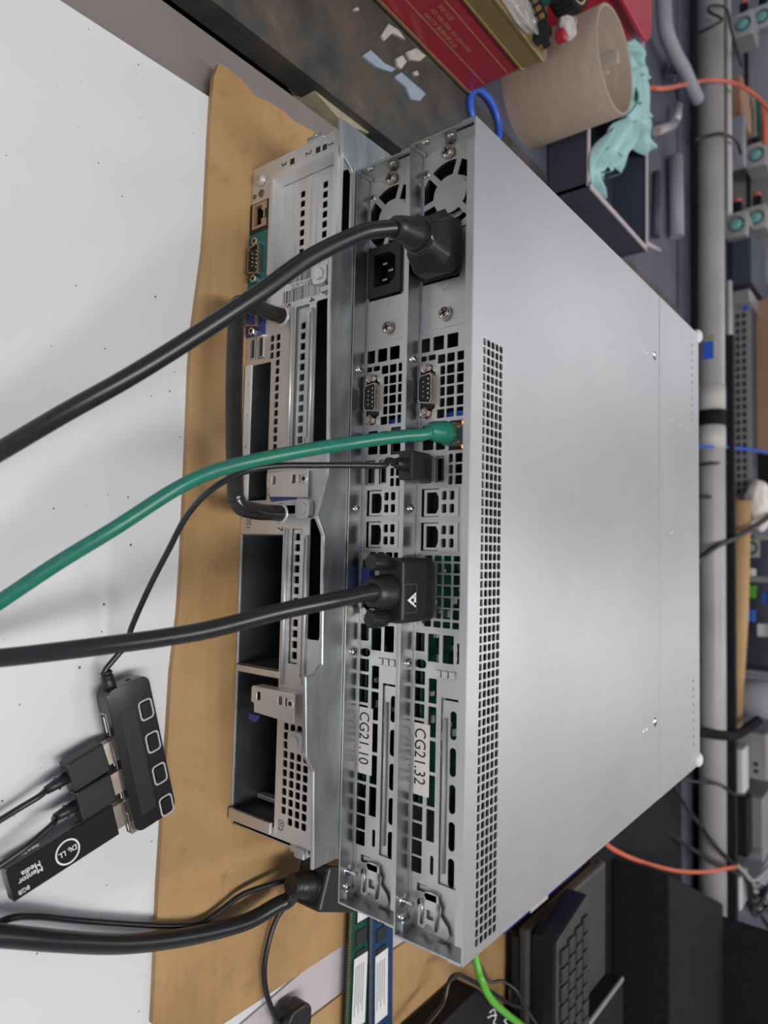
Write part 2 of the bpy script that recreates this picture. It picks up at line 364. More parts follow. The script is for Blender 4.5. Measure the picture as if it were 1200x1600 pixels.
tag(obj('cardboard_sheet', MB(1).ext(card1, (), XY, -.0005, .0035), 'card'), 'large brown cardboard sheet lying under the server stack', 'cardboard')
card2 = [tuple(Z(x, y, 0)[:2]) for x, y in ((470, 1602), (534, 1553), (594, 1497), (640, 1467))]+[(.56, .6), (1.0, .6), (1.0, .10), (.66, .06)]
tag(obj('cardboard_sheet', MB(1).ext(card2, (), XY, -.0005, .0035), 'card'), 'second brown cardboard sheet to the right beneath the memory sticks', 'cardboard')
tag(obj('tape_strip', MB(1).ext([tuple(Z(x, y, -.002)[:2]) for x, y in ((330, 1640), (534, 1465))]+[(.52, .62), (.61, .62)]+[tuple(Z(x, y, -.002)[:2]) for x, y in ((534, 1565), (440, 1640))], (), XY, .0015, .002), 'pinkstrip'), 'pale strip showing in the gap between the two cardboard sheets', 'strip')
# ================================================================== 1U SERVERS
HU = 43.4
def pz(z): return z+1.3
def px_(X): return 232.7+(X-232.7)*.9938
def server1u(loc, lb, tagtext, grp):
    R = thing('rack_server', lb, 'server', loc, 0, grp)
    W, D, P = 437, 448, 13
    c = MB(); c.box((0, 0, 0), (W, D, 1)); c.box((0, 0, 1), (1, D, HU-1)); c.box((W-1, 0, 1), (W, D, HU-1)); c.box((0, D-1, 1), (W, D, HU-1))
    c.box((1, 0.3, 1), (2.2, P-1, 3)); c.box((W-6, 3, 1), (W-1, 10, 4)); c.box((2, P-1.2, 1), (W-2, P, 2.3))
    obj('chassis', c, 'steel', R, .25)
    # lid with the perforated band
    holes = []
    for i in range(66):
        for j in range(5): x = 117+i*4.8; y = 12.6+j*4.55+i*.012; holes.append(rr(x, y-1.75, x+3.7, y+1.75, .8, 2))
    for i in range(11): holes.append(circ(17+i*7.7, 423, 1.7, 8))
    for i in range(9): holes.append(circ(352+i*7.7, 424.5, 1.7, 8))
    lid = MB(); lid.ext([(-.4, 0), (W+.4, 0), (W+.4, 316.2), (-.4, 316.2)], [h for h in holes if h[0][1] < 300], (V((0, 0, HU)), V((1, 0, 0)), V((0, 1, 0))), 0, 1.0)
    lid.box((12.5, -.6, HU-4.6), (W-9, .5, HU-.2)); lid.box((-.5, 0, HU-9), (.3, D, HU-.3)); lid.box((W-.3, 0, HU-9), (W+.5, D, HU-.3))
    obj('lid', lid, 'lid', R, .3)
    l2 = MB(); l2.ext([(-.4, 317), (W+.4, 317), (W+.4, D), (-.4, D)], [h for h in holes if h[0][1] > 300], (V((0, 0, HU)), V((1, 0, 0)), V((0, 1, 0))), -.25, 1.2)
    obj('front_cover', l2, 'lid', R, .2)
    for k, (x, y) in enumerate(((56.7, 303.6), (371, 305.5))):
        s_ = MB(); s_.lathe([(0, .9), (2.6, .6), (4.2, 0)], (x, y, HU), 14); obj('dimple', s_, 'chrome', R)
    for x, y in ((58.6, 273), (58.4, 283), (373.4, 275.5), (373.4, 284), (105, 354.7), (105.5, 406), (105.5, 380), (209, 354), (209, 400)):
        s_ = MB(); s_.lathe([(0, .7), (1.3, .5), (2.0, 0)], (x, y, HU), 10); obj('rivet', s_, 'silver', R)
    for x, y in ((-1.5, 446), (W-8, 441)):
        s_ = MB(); s_.lathe([(0, 3.5), (4, 3.2), (6.5, 1.2), (7, 0), (7, -3)], (x+3, y+2, HU+.4), 18); obj('corner_cap', s_, 'whitelabel', R)
    # rear panel: one sheet with every cut-out
    H = []
    def h(x0, x1, z0, z1, r=.7): H.append(rr(px_(x0), max(pz(z0), 1.6), px_(x1), pz(z1), r))
    for z0, z1 in ((-1, 6.2), (8.4, 15.7), (17.8, 25.1)): h(109.5, 117.6, z0, z1, .5)
    for z0, z1 in ((-.3, 4.1), (5.2, 10.3)): h(119.6, 122.8, z0, z1)
    for i, X in enumerate((120.4, 127, 133, 139.2, 145.5, 151.7)):
        h(X, X+5.1, 11.7 if i in (0, 5) else 13.5, 16.8); h(X, X+5.1, 17.9, 23); h(X, X+5.1, 24.5, 29.4); h(X, X+5.1, 30.8, 35)
    H.append([(px_(x), pz(z)) for x, z in ((124.2, 2), (125.5, 7.9), (129, 8.6), (130.2, 10.4), (150.4, 10.4), (151.6, 8.4), (155, 8), (156.6, 5), (155, 1.6), (152, .6), (128, .4), (125, .8))])
    h(160, 174.4, 2.3, 9.9); h(160.8, 174.8, 11.4, 17.6); h(159, 175.6, 20, 30.2, .4)
    h(178, 193.2, 1, 8.6); h(178.2, 193, 11.4, 17.5)
    for X in (177.4, 183.5, 189.6): h(X, X+5, 20.1, 22.9, .9); h(X, X+5, 24.3, 29.4, .9)
    for X in (196.4, 215.5): h(X, X+15.9, 2.2, 14.5, .3)
    for X in (198.1, 205.3, 217.3, 224.5): h(X, X+5, 16.5, 19.7, .9); h(X, X+5, 21.5, 24.7, .9)
    for z0, z1 in ((5.5, 10.5), (11.8, 16.9), (17.9, 23), (24, 28.6)): h(233.9, 237, z0, z1); h(270, 273.6, z0, z1)
    for i in range(5):
        X = 238.1+i*6.3
        h(X, X+5.3, 13.3, 17); h(X, X+5.3, 17.9, 23.1); h(X, X+5.3, 24.1, 28.6)
    h(238, 268, 1, 10, 2)
    h(277.4, 287.6, -1, 6.4, .5); h(277.3, 292.6, 8.6, 16.1, .5); h(277.3, 292.6, 18.3, 25.5, .5); h(281, 292, 27.3, 30, .3)
    h(292.2, 297, .4, 7.9, 2.3)
    for X0, X1 in ((298.5, 306), (307.7, 315.3), (316.7, 324.4), (326, 333.7), (335.3, 343), (344.5, 352.2), (353.8, 361.5), (363.1, 370.8), (372.4, 380.4), (381.7, 389.8), (390.8, 398.8), (399.9, 408.2)): h(X0, X1, -.2, 7.1, .5)
    for X0, X1 in ((301.7, 315.2), (317, 333.6), (335.5, 352.2), (354, 370.8), (372.4, 389.4)): h(X0, X1, 9.6, 15, .5)
    h(396.5, 406.6, 12.6, 14.9, 1.1)
    h(311, 410, 18, 30.5, .6)                     # recessed slot cover sits here
    h(413.2, 417.4, 4.2, 12, .4); h(421, 426.6, 4.6, 12, 2)
    pn = MB(); pn.ext([(1, 1.2), (W-1, 1.2), (W-1, HU-1.2), (1, HU-1.2)], [q for q in H if True]+[circ(30, 19.6, 20.4, 36), rr(45, 1.8, 79, 27, 1)], (V((0, P, 0)), V((1, 0, 0)), V((0, 0, 1))), 0, .9)
    obj('rear_panel', pn, 'panel', R)
    # power supply face with fan guard
    fg = []
    for k in range(6): fg.append(sector(30, 19.6, 11, 19.6, 42+60*k+5, 42+60*(k+1)-5))
    g = MB(); g.ext(rr(9.5, 1.2, 51, 40.5, 3), fg, (V((0, P-.9, 0)), V((1, 0, 0)), V((0, 0, 1))), 0, .8)
    G = obj('fan_guard', g, 'panel', R)
    g = MB()
    for x, z in ((13.6, 3.6), (46.6, 3.6), (13.6, 36), (46.6, 36)): phillips(g, (x, P-.9, z), 2.4, .9)
    obj('guard_screw', g, 'screw', G)
    g = MB()
    for x, z in ((13.6, 3.6), (46.6, 3.6), (13.6, 36), (46.6, 36)): cross(g, (x, P-1.85, z), 2.2)
    obj('screw_slot', g, 'ink', G)
    f = MB(); f.ext(rr(10, 1.5, 50, 40, 1), [circ(30, 19.6, 19.4, 30)], (V((0, P+1.2, 0)), V((1, 0, 0)), V((0, 0, 1))), 0, 18)
    f.cyl((30, P+4, 19.6), (30, P+16, 19.6), 9.5)
    for k in range(7):
        a = 2*math.pi*k/7; ca, sa = math.cos(a), math.sin(a)
        f.add([(30+9*ca, P+6, 19.6+9*sa), (30+18.6*ca, P+5, 19.6+18.6*sa), (30+18.6*math.cos(a+.6), P+14, 19.6+18.6*math.sin(a+.6)), (30+9*math.cos(a+.6), P+14, 19.6+9*math.sin(a+.6))], [(0, 1, 2, 3)])
    F = obj('fan', f, 'black', R)
    f = MB(); f.ext(circ(30, 19.6, 12.6, 24), [circ(30, 19.6, 9.6, 24)], (V((0, P+3.4, 0)), V((1, 0, 0)), V((0, 0, 1))), 0, .3); obj('fan_sticker', f, 'label', F)
    ps = MB(); ps.ext(rr(79.6, 2.2, 106, 40, 1.5), [circ(82.4+1, 18.4, 2, 14)], (V((0, P-.5, 0)), V((1, 0, 0)), V((0, 0, 1))), 0, .5)
    obj('power_supply_face', ps, 'panel', R)
    for x, z, r in ((98.6, 18.2, 4.1), (5.6, 18.2, 4.1)):
        s_ = MB(); s_.cyl((x, P-.5, z), (x, P-2.2, z), r, n=20); phillips(s_, (x, P-2.2, z), r*.8, 1.0); S = obj('thumb_screw', s_, 'screw', R)
        s_ = MB(); cross(s_, (x, P-3.25, z), r*.95, .3); obj('screw_slot', s_, 'ink', S)
    # power inlet (C14)
    ii = MB(); ii.ext(rr(46.6, 2.2, 78, 27.4, 1), [[(52, 7), (72, 7), (72, 19), (68.5, 23.5), (55.5, 23.5), (52, 19)]], (V((0, P-2.6, 0)), V((1, 0, 0)), V((0, 0, 1))), 0, 4)
    ii.box((50, P+9, 5), (74, P+10, 25)); ii.ext(rr(50, 5, 74, 25, 1), [[(52, 7), (72, 7), (72, 19), (68.5, 23.5), (55.5, 23.5), (52, 19)]], (V((0, P+1.4, 0)), V((1, 0, 0)), V((0, 0, 1))), 0, 9)
    I = obj('power_inlet', ii, 'black', R, .3)
    pn2 = MB()
    for x, z in ((62, 17.5), (57, 13), (67, 13)): pn2.box((x-.6, P+1, z-1.8), (x+.6, P+9, z+1.8))
    obj('inlet_pins', pn2, 'chrome', I)
    # serial port
    sx = lambda x: px_(x)
    d = MB(); prof = [(131, 9.8), (132.6, 10.8), (147, 10.8), (148.8, 9.8), (147.6, 2.4), (146, 1.4), (133.6, 1.4), (132.2, 2.4)]
    cx = sum(p[0] for p in prof)/8; cz = sum(p[1] for p in prof)/8
    inn = [(cx+(x-cx)*.91, cz+(z-cz)*.86) for x, z in prof]
    d.ext([(sx(x), pz(z)) for x, z in prof], [[(sx(x), pz(z)) for x, z in inn]], (V((0, P-4.6, 0)), V((1, 0, 0)), V((0, 0, 1))), 0, 6)
    S = obj('serial_port', d, 'screw', R, .2)
    d = MB(); d.ext([(sx(x), pz(z)) for x, z in inn], (), (V((0, P-2.9, 0)), V((1, 0, 0)), V((0, 0, 1))), 0, 3); d.ext(rr(sx(129.9), pz(.9), sx(150.2), pz(11.2), 1), (), (V((0, P+.2, 0)), V((1, 0, 0)), V((0, 0, 1))), 0, 1.4)
    d.ext(rr(sx(124.6), pz(1.2), sx(156.2), pz(8.4), 3), (), (V((0, P+1.0, 0)), V((1, 0, 0)), V((0, 0, 1))), 0, 1.4); obj('connector_body', d, 'black', S)
    d = MB()
    for k in range(5): d.cyl((sx(134.4+2.75*k), P-2.9, pz(8.2)), (sx(134.4+2.75*k), P-4.2, pz(8.2)), .42, n=8)
    for k in range(4): d.cyl((sx(135.8+2.75*k), P-2.9, pz(4.8)), (sx(135.8+2.75*k), P-4.2, pz(4.8)), .42, n=8)
    obj('pins', d, 'chrome', S)
    for X in (127.6, 153.2):
        d = MB(); d.cyl((sx(X), P+.5, pz(5.2)), (sx(X), P-3.6, pz(5.2)), 3.0, n=6, smooth=False); d.cyl((sx(X), P-3.6, pz(5.2)), (sx(X), P-4.6, pz(5.2)), 2.0, n=12); obj('hex_nut', d, 'screw', S, .3)
    # network ports
    for k, (X, z0) in enumerate(((196.4, 2.2), (215.5, 2.2))):
        d = MB(); d.ext(rr(sx(X+.4), pz(z0+1.2), sx(X+15.5), pz(z0+12), .3), [[(sx(X+2), pz(z0+3)), (sx(X+14), pz(z0+3)), (sx(X+14), pz(z0+9.4)), (sx(X+11), pz(z0+11)), (sx(X+5), pz(z0+11)), (sx(X+2), pz(z0+9.4))]], (V((0, P+1.3, 0)), V((1, 0, 0)), V((0, 0, 1))), 0, .5)
        N_ = obj('network_port', d, 'silver', R, .1); d = MB(); d.ext(rr(sx(X+.5), pz(z0+1.1), sx(X+15.4), pz(z0+12.2), .3), [rr(sx(X+1.6), pz(z0+2.2), sx(X+14.4), pz(z0+11.2), .3)], (V((0, P+1.85, 0)), V((1, 0, 0)), V((0, 0, 1))), 0, 8); d.box((sx(X+.6), P+8, pz(z0+1)), (sx(X+15), P+10, pz(z0+12))); obj('port_cavity', d, 'dark', N_)
        d = MB(); d.ext(rr(sx(X), pz(z0+12.4), sx(X+16), pz(27.3), .5), [rr(sx(X+a), pz(b), sx(X+a+5), pz(b+3.2), .9) for a in (1.7, 8.9) for b in (16.5, 21.5)], (V((0, P-.7, 0)), V((1, 0, 0)), V((0, 0, 1))), 0, .6); obj('port_flap', d, 'silver', N_)
    d = MB(); d.ext(rr(sx(159.3), pz(20.3), sx(175.3), pz(30), .3), [rr(sx(161), pz(21.5), sx(173.6), pz(29), .3)], (V((0, P+.6, 0)), V((1, 0, 0)), V((0, 0, 1))), 0, 8); N_ = obj('network_port', d, 'black', R)
    d = MB(); d.box((sx(159.7), P-.3, pz(28.6)), (sx(161.4), P+.5, pz(30))); d.box((sx(173.2), P-.3, pz(28.6)), (sx(174.9), P+.5, pz(30)))
    if 'CG21.32' == tagtext: obj('status_light', d, 'amber', N_)
    for k, (a, b) in enumerate(((1.6, 8), (11.9, 17))):
        d = MB(); d.ext(rr(sx(178.6), pz(a), sx(192.8), pz(b), .3), [rr(sx(179.4), pz(a+.7), sx(192), pz(b-.7), .2)], (V((0, P+.8, 0)), V((1, 0, 0)), V((0, 0, 1))), 0, 8)
        U_ = obj('usb_port', d, 'screw', R); d = MB(); d.box((sx(179.6), P+2, pz(a+2.3)), (sx(191.8), P+8, pz(b-1.2))); obj('port_tongue', d, 'dark', U_)
    # VGA port
    d = MB(); d.ext(rr(sx(243), pz(2), sx(263), pz(8.4), 1.5), (), (V((0, P-3, 0)), V((1, 0, 0)), V((0, 0, 1))), 0, 5); VG = obj('video_port', d, 'blue', R, .3)
    for X in (236.4, 269.8):
        d = MB(); d.cyl((sx(X), P+.5, pz(5.2)), (sx(X), P-4, pz(5.2)), 2.6, n=6, smooth=False); obj('hex_nut', d, 'screw', VG, .2)
    # recessed expansion slot cover
    d = MB(); d.ext(rr(312, pz(18.2), 409.6, pz(31), .5), [rr(sx(X0), pz(23.2), sx(X0+15.3), pz(27.3), 2) for X0 in (317.7, 337.1, 356.6, 376.1, 395.2)], (V((0, P+1.3, 0)), V((1, 0, 0)), V((0, 0, 1))), 0, .7)
    E_ = obj('slot_cover', d, 'panel', R); d = MB(); d.tube([(sx(322), P+.9, pz(20.6)), (sx(365), P+.9, pz(20.6)), (sx(404), P+.9, pz(20.6))], 1.1, 8); obj('rib', d, 'silver', E_)
    d = MB()
    for k in range(3): d.box((sx(296.4), P-1.1, pz(14.3+k*4.6)), (sx(300.6), P, pz(17.9+k*4.6)))
    obj('hinge_tab', d, 'silver', R, .5)
    # floor screws
    for X, yy in ((122.9, 6), (207.9, 6.8), (293.6, 7), (435.7-6, 6.6)):
        d = MB(); d.lathe([(0, 1.7), (1.3, 1.6), (2.2, 0.9), (2.3, 0)], (X, yy, 1), 14); q = obj('floor_screw', d, 'chrome', R)
        d = MB(); d.cyl((X, yy, 2.65), (X, yy, 2.75), .8, n=6); obj('screw_slot', d, 'ink', q)
    d = MB(); d.lathe([(0, 1.4), (1.8, 1.2), (2.4, 0)], (1, 3, 9), 12, V((1, 0, 0))); d.lathe([(0, 1.4), (1.8, 1.2), (2.4, 0)], (1, 6, 24), 12, V((1, 0, 0))); obj('side_rivet', d, 'screw', R)
    d = MB(); d.box((1, 3, HU-14), (1.4, 4.2, HU-3)); obj('side_slot', d, 'ink', R)
    # spring latch clip
    C_ = V((0, 0, 0)); d = MB()
    fr = (V((412, P-2.2, 0)), V((1, 0, 0)), V((0, 0, 1)))
    d.ext([(2, 13), (4, 12), (6, 13.2), (9, 12.4), (10, 8.6), (21, 8.2), (21.5, 12), (18.6, 14), (19, 17.4), (22, 20), (22.6, 26.6), (20, 28.5), (16, 27), (13.4, 24.2), (12, 22.6), (8, 23.2), (6, 21.6), (2.6, 21), (1.6, 17)], [rr(11, 13.6, 16, 18.4, .8)], fr, 0, .7)
    d.box((414.5, P-2.2, 12), (418, P, 20)); q = obj('latch_clip', d, 'silver', R, .35)
    d = MB(); d.tube([(418, P-2.8, 11), (424, P-3.0, 11.4), (431, P-2.8, 11)], .8, 8); d.tube([(418, P-2.8, 21.6), (425, P-3.2, 21), (432, P-2.8, 20.4)], .8, 8); obj('spring_wire', d, 'screw', q)
    d = MB(); d.tube([(421, 7, 1), (421, 7, 8)], 1.3, 10); d.lathe([(0, .6), (3.2, .4), (3.4, 0)], (421, 7, 1), 14); obj('latch_post', d, 'chrome', R)
    d = MB(); d.box((413.5, P+2, 4), (434, P+10, 30)); obj('bracket_block', d, 'zinc', R, .4)
    # inside: circuit board with parts
    d = MB(); d.box((233, P+3, 3.2), (374, D-160, 4.8)); B = obj('circuit_board', d, 'pcb', R)
    rnd = random.Random(3)
    d = MB()
    for k in range(90):
        x = rnd.uniform(236, 368); y = rnd.uniform(P+6, 110); a = rnd.choice([1.5, 2.5, 4]); d.box((x, y, 4.8), (x+a, y+a*rnd.choice([.5, 1]), 5.6+rnd.random()*1.6))
    obj('board_components', d, 'whitelabel', B)
    d = MB()
    for k in range(26):
        x = rnd.uniform(236, 360); y = rnd.uniform(P+10, 200); a = rnd.choice([5, 8, 11]); d.box((x, y, 4.8), (x+a, y+a, 7)); 
    for k in range(3): d.box((250+k*40, 60, 4.8), (252+k*40, 190, 26))
    obj('chips', d, 'chip', B)
    d = MB(); d.cyl((155.5, P+8, 14), (155.5, P+8, 24), 3, n=14); obj('capacitor', d, 'bluering', B)
    # tag
    d = MB(); d.box((326.6, P-.25, pz(-1.2)), (365.4, P-.02, pz(11.2))); L = obj('name_tag', d, 'label', R)
    text(tagtext, 10.6, (V((329.0, P-.27, pz(1.4))), V((1, 0, 0)), V((0, 0, 1))), 'ink', L, width=.80, shear=0, ext=.03)
    return R
Hs2, Hs1 = .0862, .1283
s1 = server1u((0, 0, Hs1), 'thin aluminium server with the paper tag CG21.32, top of the stack', 'CG21.32', None)
s2 = server1u((-.0012, .0044, Hs2-.0018), 'thin steel server with the paper tag CG21.10, middle of the stack', 'CG21.10', None)
# ================================================================== 2U SERVER (bottom)
def dell():
    R = thing('rack_server', 'thick steel server with empty power bays and black handle, bottom of the stack', 'server', (-.0235, -.007, .0008))
    W, D, T = 433, 600, 82.6
    F0 = (V((0, 0, -2.4)), V((1, 0, 0)), V((0, 0, 1)))
    def FR(y): return (V((0, y, -2.4)), V((1, 0, 0)), V((0, 0, 1)))
    c = MB(); c.box((0, 4, 0), (1, D, T)); c.box((W-1, 1, 0), (W, D, T)); c.box((0, 1, 0), (W, D, 1)); c.box((0, D-1, 1), (W, D, T))
    obj('chassis', c, 'zinc', R, .2)
    z0 = T-1.0
    edge = [(-4, -3), (17.4, -.5), (22.5, 7), (24.5, 9), (68, 9), (73, -7.5), (114, -8), (196, -5.6), (212, -6), (237, -14), (247, -8), (321, -6.5), (326, -12), (326.6, -19.5), (370.6, -17), (380, -11), (434, -9)]
    cov = MB(); cov.ext([(-4, D), *edge, (434, D)][::1], (), (V((0, 0, T+.6)), V((1, 0, 0)), V((0, 1, 0))), 0, 1.2)
    for a, b in zip(edge[:-1], edge[1:]):
        A = V((*a, 0)); B_ = V((*b, 0)); u = (B_-A).normalized(); L = (B_-A).length; n_ = V((u.y, -u.x, 0))
        cov.box((-.3, -.5, -2.2), (L+.3, .5, 0), (A+V((0, 0, T+.4)), u, -n_, V((0, 0, 1))))
    obj('top_cover', cov, 'zinc', R, .25)
    # main rear panel
    H = [rr(12, 23, 76, 79.5, .6), rr(103.4, 66, 193.6, 80.5, 1.5), rr(103.6, 47.6, 193.2, 60.2, 1), rr(228.6, 42.2, 233.8, 56.2, .4),
         rr(243, 50, 325, 60, 1), rr(237, 66, 309, 80.4, 1.5), rr(246.4, 3, 331, 43, .8), rr(335, 3, 425, 43, .8), rr(135, 6.2, 224.8, 26.8, 1),
         rr(25, 3, 46, 20, .3), rr(116.5, 5, 131, 12.0, .2), rr(116.9, 13, 131.4, 19.4, .2)]
    for X in (118, 123.5, 129): H += [rr(X, 25.2, X+4.2, 29, .9), rr(X, 30.8, X+4.2, 34.8, .9)]
    for i in range(11): H.append(rr(134.6+5.45*i, 30.8, 138.6+5.45*i, 34.7, .9))
    for i in range(11):
        X = 360.7+5.52*i
        if X > 421.5: break
        for j in range(4):
            z = 48.9+5.75*j-.25*i/10
            if i < 3 and j == 3: continue
            if i == 10 and j == 0: continue
            H.append(rr(X, z, X+4.2, z+4, 1))
    H += [rr(84.2, 22.5, 87.2, 24.6, .9)]
    p = MB(); p.ext([(-.5, 2.6), (430, 2.6), (430, 84.5), (-.5, 84.5)], H, F0, 0, .9)
    obj('rear_panel', p, 'silver', R)
    d = MB(); d.box((2, 34, 1), (240, 36, 82)); d.box((240, 60, 46), (431, 62, 82)); obj('interior_shade_sheet', d, 'dark', R)  # black sheets behind the openings stand for the shade inside the case
    # riser 1: recessed frame with two slot covers
    d = MB(); d.ext(rr(10.5, 21.4, 77.6, 82, 1), [rr(13.6, 24.6, 75.6, 79, .5)], FR(-1.6), 0, 1.7)
    d.box((13.2, 0, 21.8), (75.6, 9, 22.4)); d.box((13.2, 0, 22), (13.8, 9, 77)); R1 = obj('riser_frame', d, 'silver', R, .3)
    sq = [rr(22.5+6.45*i, 40.2, 26.7+6.45*i, 44.2, .4) for i in range(8)]+[rr(22.5+6.45*i, 60.2, 26.7+6.45*i, 64.3, .4) for i in range(8)]+[rr(20.5, 73.6, 69, 86, .5)]
    d = MB(); d.ext(rr(14, 24, 76, 84, .4), sq, FR(9), 0, .8); d.box((15, 8, 45), (74, 9, 47.6)); d.box((18, 8, 51), (74, 9, 53)); d.box((18, 8, 66), (74, 9, 68.4)); d.box((16, 8, 33), (74, 9, 34)); obj('slot_cover', d, 'silver', R1, .3)
    # riser 2 and 3 covers
    for X0, X1, n, z, nm in ((103.6, 193.2, 14, 50.9, 113.7), (243, 338, 13, 51.6, 246)):
        d = MB(); d.ext(rr(X0-1, z-5.4, X1+1, z+10, .5), [rr(nm+6.55*i, z, nm+4.3+6.55*i, z+4.4, .4) for i in range(n) if nm+6.55*i < X1-3], FR(2.6), 0, .8)
        d.ext(rr(nm-2.4, z-1.8, min(X1-1, nm+6.55*n), z+6.2, 1), [rr(nm+6.55*i, z, nm+4.3+6.55*i, z+4.4, .4) for i in range(n) if nm+6.55*i < X1-3], FR(2.0), 0, .7)
        q = obj('slot_cover', d, 'silver', R, .15)
        d = MB(); d.tube([(X0+4, -.9, z+10.8), ((X0+X1)/2, -.9, z+10.8), (X1-2, -.9, z+10.8)], 1.1, 8); d.tube([(X0, -.9, z-7.2), ((X0+X1)/2, -.9, z-7.2), (X1, -.9, z-7.2)], 1.1, 8); d.box((X0+6, -1.2, z+6.6), (X1-6, 0, z+8.2)); obj('rib', d, 'silver', q)
    # riser 3 lip around slot seven
    d = MB(); d.tube([(238, -9, T-1.5), (246, -3, T-2.2), (300, -3.4, T-2.2), (309, -7, T-2)], .9, 8); obj('cover_lip', d, 'silver', R)
    # system id block, network port, serial and vga blocks
    d = MB(); d.cyl((9.5, -.2, 10), (9.5, -1.6, 10), 4.2, n=24); d.lathe([(0, 1.1), (2.4, 1.0), (3, 0)], (9.5, -1.6, 10), 20, V((0, -1, 0))); obj('id_button', d, 'silver', R)
    d = MB(); d.cyl((18.6, -.1, 9.6), (18.6, -.5, 9.6), 2.6, n=18); d.cyl((19, -.1, 3), (19, -.4, 3), 1.7, n=14); obj('panel_hole', d, 'dullsteel', R)
    d = MB(); d.ext(rr(24.6, .5, 45.4, 20.4, .3), [rr(27, 6.6, 41.5, 17.2, .4)], FR(-.9), 0, 1.2); d.box((26, 6, 4), (43, 7, 17)); N_ = obj('network_port', d, 'black', R, .1)
    d = MB(); d.ext([(25.6, 5), (42.6, 5), (42.6, 19), (37.5, 19), (37.5, 17), (31, 17), (31, 19), (25.6, 19)], [[(27.4, 6.8), (40.8, 6.8), (40.8, 14.2), (37, 14.2), (37, 16), (31.2, 16), (31.2, 14.2), (27.4, 14.2)]], FR(-1.4), 0, 3); obj('port_shield', d, 'ochrepin', N_)
    d = MB()
    for i in range(8): d.box((29+i*1.3, .5, 4.7), (29.7+i*1.3, 4, 5.8))
    obj('contacts', d, 'gold', N_)
    def dsub(X0, X1, zc, hh, m, name, blk, pins):
        d = MB(); d.ext(rr(X0, .5, X1, 20.6, .3), (), FR(-.9), 0, 1.0); q = obj(name, d, blk, R)
        cx = (X0+X1)/2; w2 = pins*1.35+3.6
        pr = [(cx-w2, zc+hh-1), (cx-w2+1.5, zc+hh), (cx+w2-1.5, zc+hh), (cx+w2, zc+hh-1), (cx+w2-1.6, zc-hh+1), (cx+w2-3, zc-hh), (cx-w2+3, zc-hh), (cx-w2+1.6, zc-hh+1)]
        d = MB(); d.ext(pr, [[(cx+(x-cx)*.9, zc+(z-zc)*.82) for x, z in pr]], FR(-5.6), 0, 5); obj('connector_shell', d, 'screw', q)
        d = MB(); d.ext([(cx+(x-cx)*.9, zc+(z-zc)*.82) for x, z in pr], (), FR(-4.0), 0, 3.2); obj('connector_face', d, m, q)
        d = MB()
        for k in range(pins): d.cyl((cx-(pins-1)*1.37+2.74*k, -4, zc+.2), (cx-(pins-1)*1.37+2.74*k, -5.2, zc+.2), .45, n=8)
        for k in range(pins-1): d.cyl((cx-(pins-2)*1.37+2.74*k, -4, zc-3.4), (cx-(pins-2)*1.37+2.74*k, -5.2, zc-3.4), .45, n=8)
        obj('pins', d, 'chrome', q)
        for s in (-1, 1):
            d = MB(); d.cyl((cx+s*12.6, -.9, zc-2.4), (cx+s*12.6, -5, zc-2.4), 2.9, n=6, smooth=False); q2 = obj('hex_nut', d, 'chrome', q, .3)
            d = MB(); d.cyl((cx+s*12.6, -5, zc-2.4), (cx+s*12.6, -5.1, zc-2.4), 1.3, n=12); obj('nut_bore', d, 'ink', q2)
    dsub(45.6, 85.6, 11.8, 5.2, 'black', 'serial_port', 'green', 5)
    dsub(86.2, 115.6, 11.8, 5.2, 'blue', 'video_port', 'blue', 5)
    for a in (5.2, 13.2):
        d = MB(); d.ext(rr(117, a, 130.8, a+6.2, .2), [rr(117.6, a+.6, 130.2, a+5.6, .2)], FR(-.6), 0, 8); q = obj('usb_port', d, 'silver', R); d = MB(); d.box((118, 1.5, a-1.4), (129.6, 7, a+.8)); obj('port_tongue', d, 'black', q)
    # network card opening: edge strip and dark mouth
    d = MB(); d.ext(rr(134.6, 3.4, 226, 9.2, .6), [rr(146+21*i, 5.6, 148.4+21*i, 7.0, .2) for i in range(4)], FR(-1.5), 0, 1.5); obj('card_slot_edge', d, 'whitelabel', R)
    d = MB(); d.box((135, 1, 3.4), (225, 28, 4.4)); d.box((135, 28, 3), (225, 29, 26)); obj('card_tray', d, 'dullsteel', R)
    d = MB()
    for i in range(22): d.box((136+4*i, -1.4, .6), (138.4+4*i, -.9, 1.8))
    obj('edge_fingers', d, 'green', R)
    # sticker with bar codes
    d = MB(); d.ext(rr(77.8, 25, 100, 68, .6), (), FR(-.25), 0, .25); S = obj('service_sticker', d, 'whitelabel', R)
    d = MB(); rnd = random.Random(5)
    for zz, za, zb in ((79.6, 40.5, 60.8), (91.6, 36.4, 66.2)):
        z = za
        while z < zb: wd = rnd.choice([.25, .4, .7]); d.box((zz, -.32, z-2.4), (zz+8, -.26, z+wd-2.4)); z += wd+rnd.choice([.3, .5, .8])
    obj('bar_code', d, 'ink', S)
    text('5RYCSD2', 4.6, (V((88.6, -.34, 60.4)), V((0, 0, -1)), V((1, 0, 0))), 'greyink', S, ext=.02, width=1.0)
    for s_, X, z in (('1', 5.2, 69.6), ('2', 4.2, 50.6), ('3', 3.8, 28.4), ('5', 99.6, 36.2), ('4', 99.9, 57.4), ('7', 241.4, 35.4)):
        text(s_, 7, (V((X, -.06, z)), V((1, 0, 0)), V((0, 0, 1))), 'ink', R, name='slot_number', ext=.03)
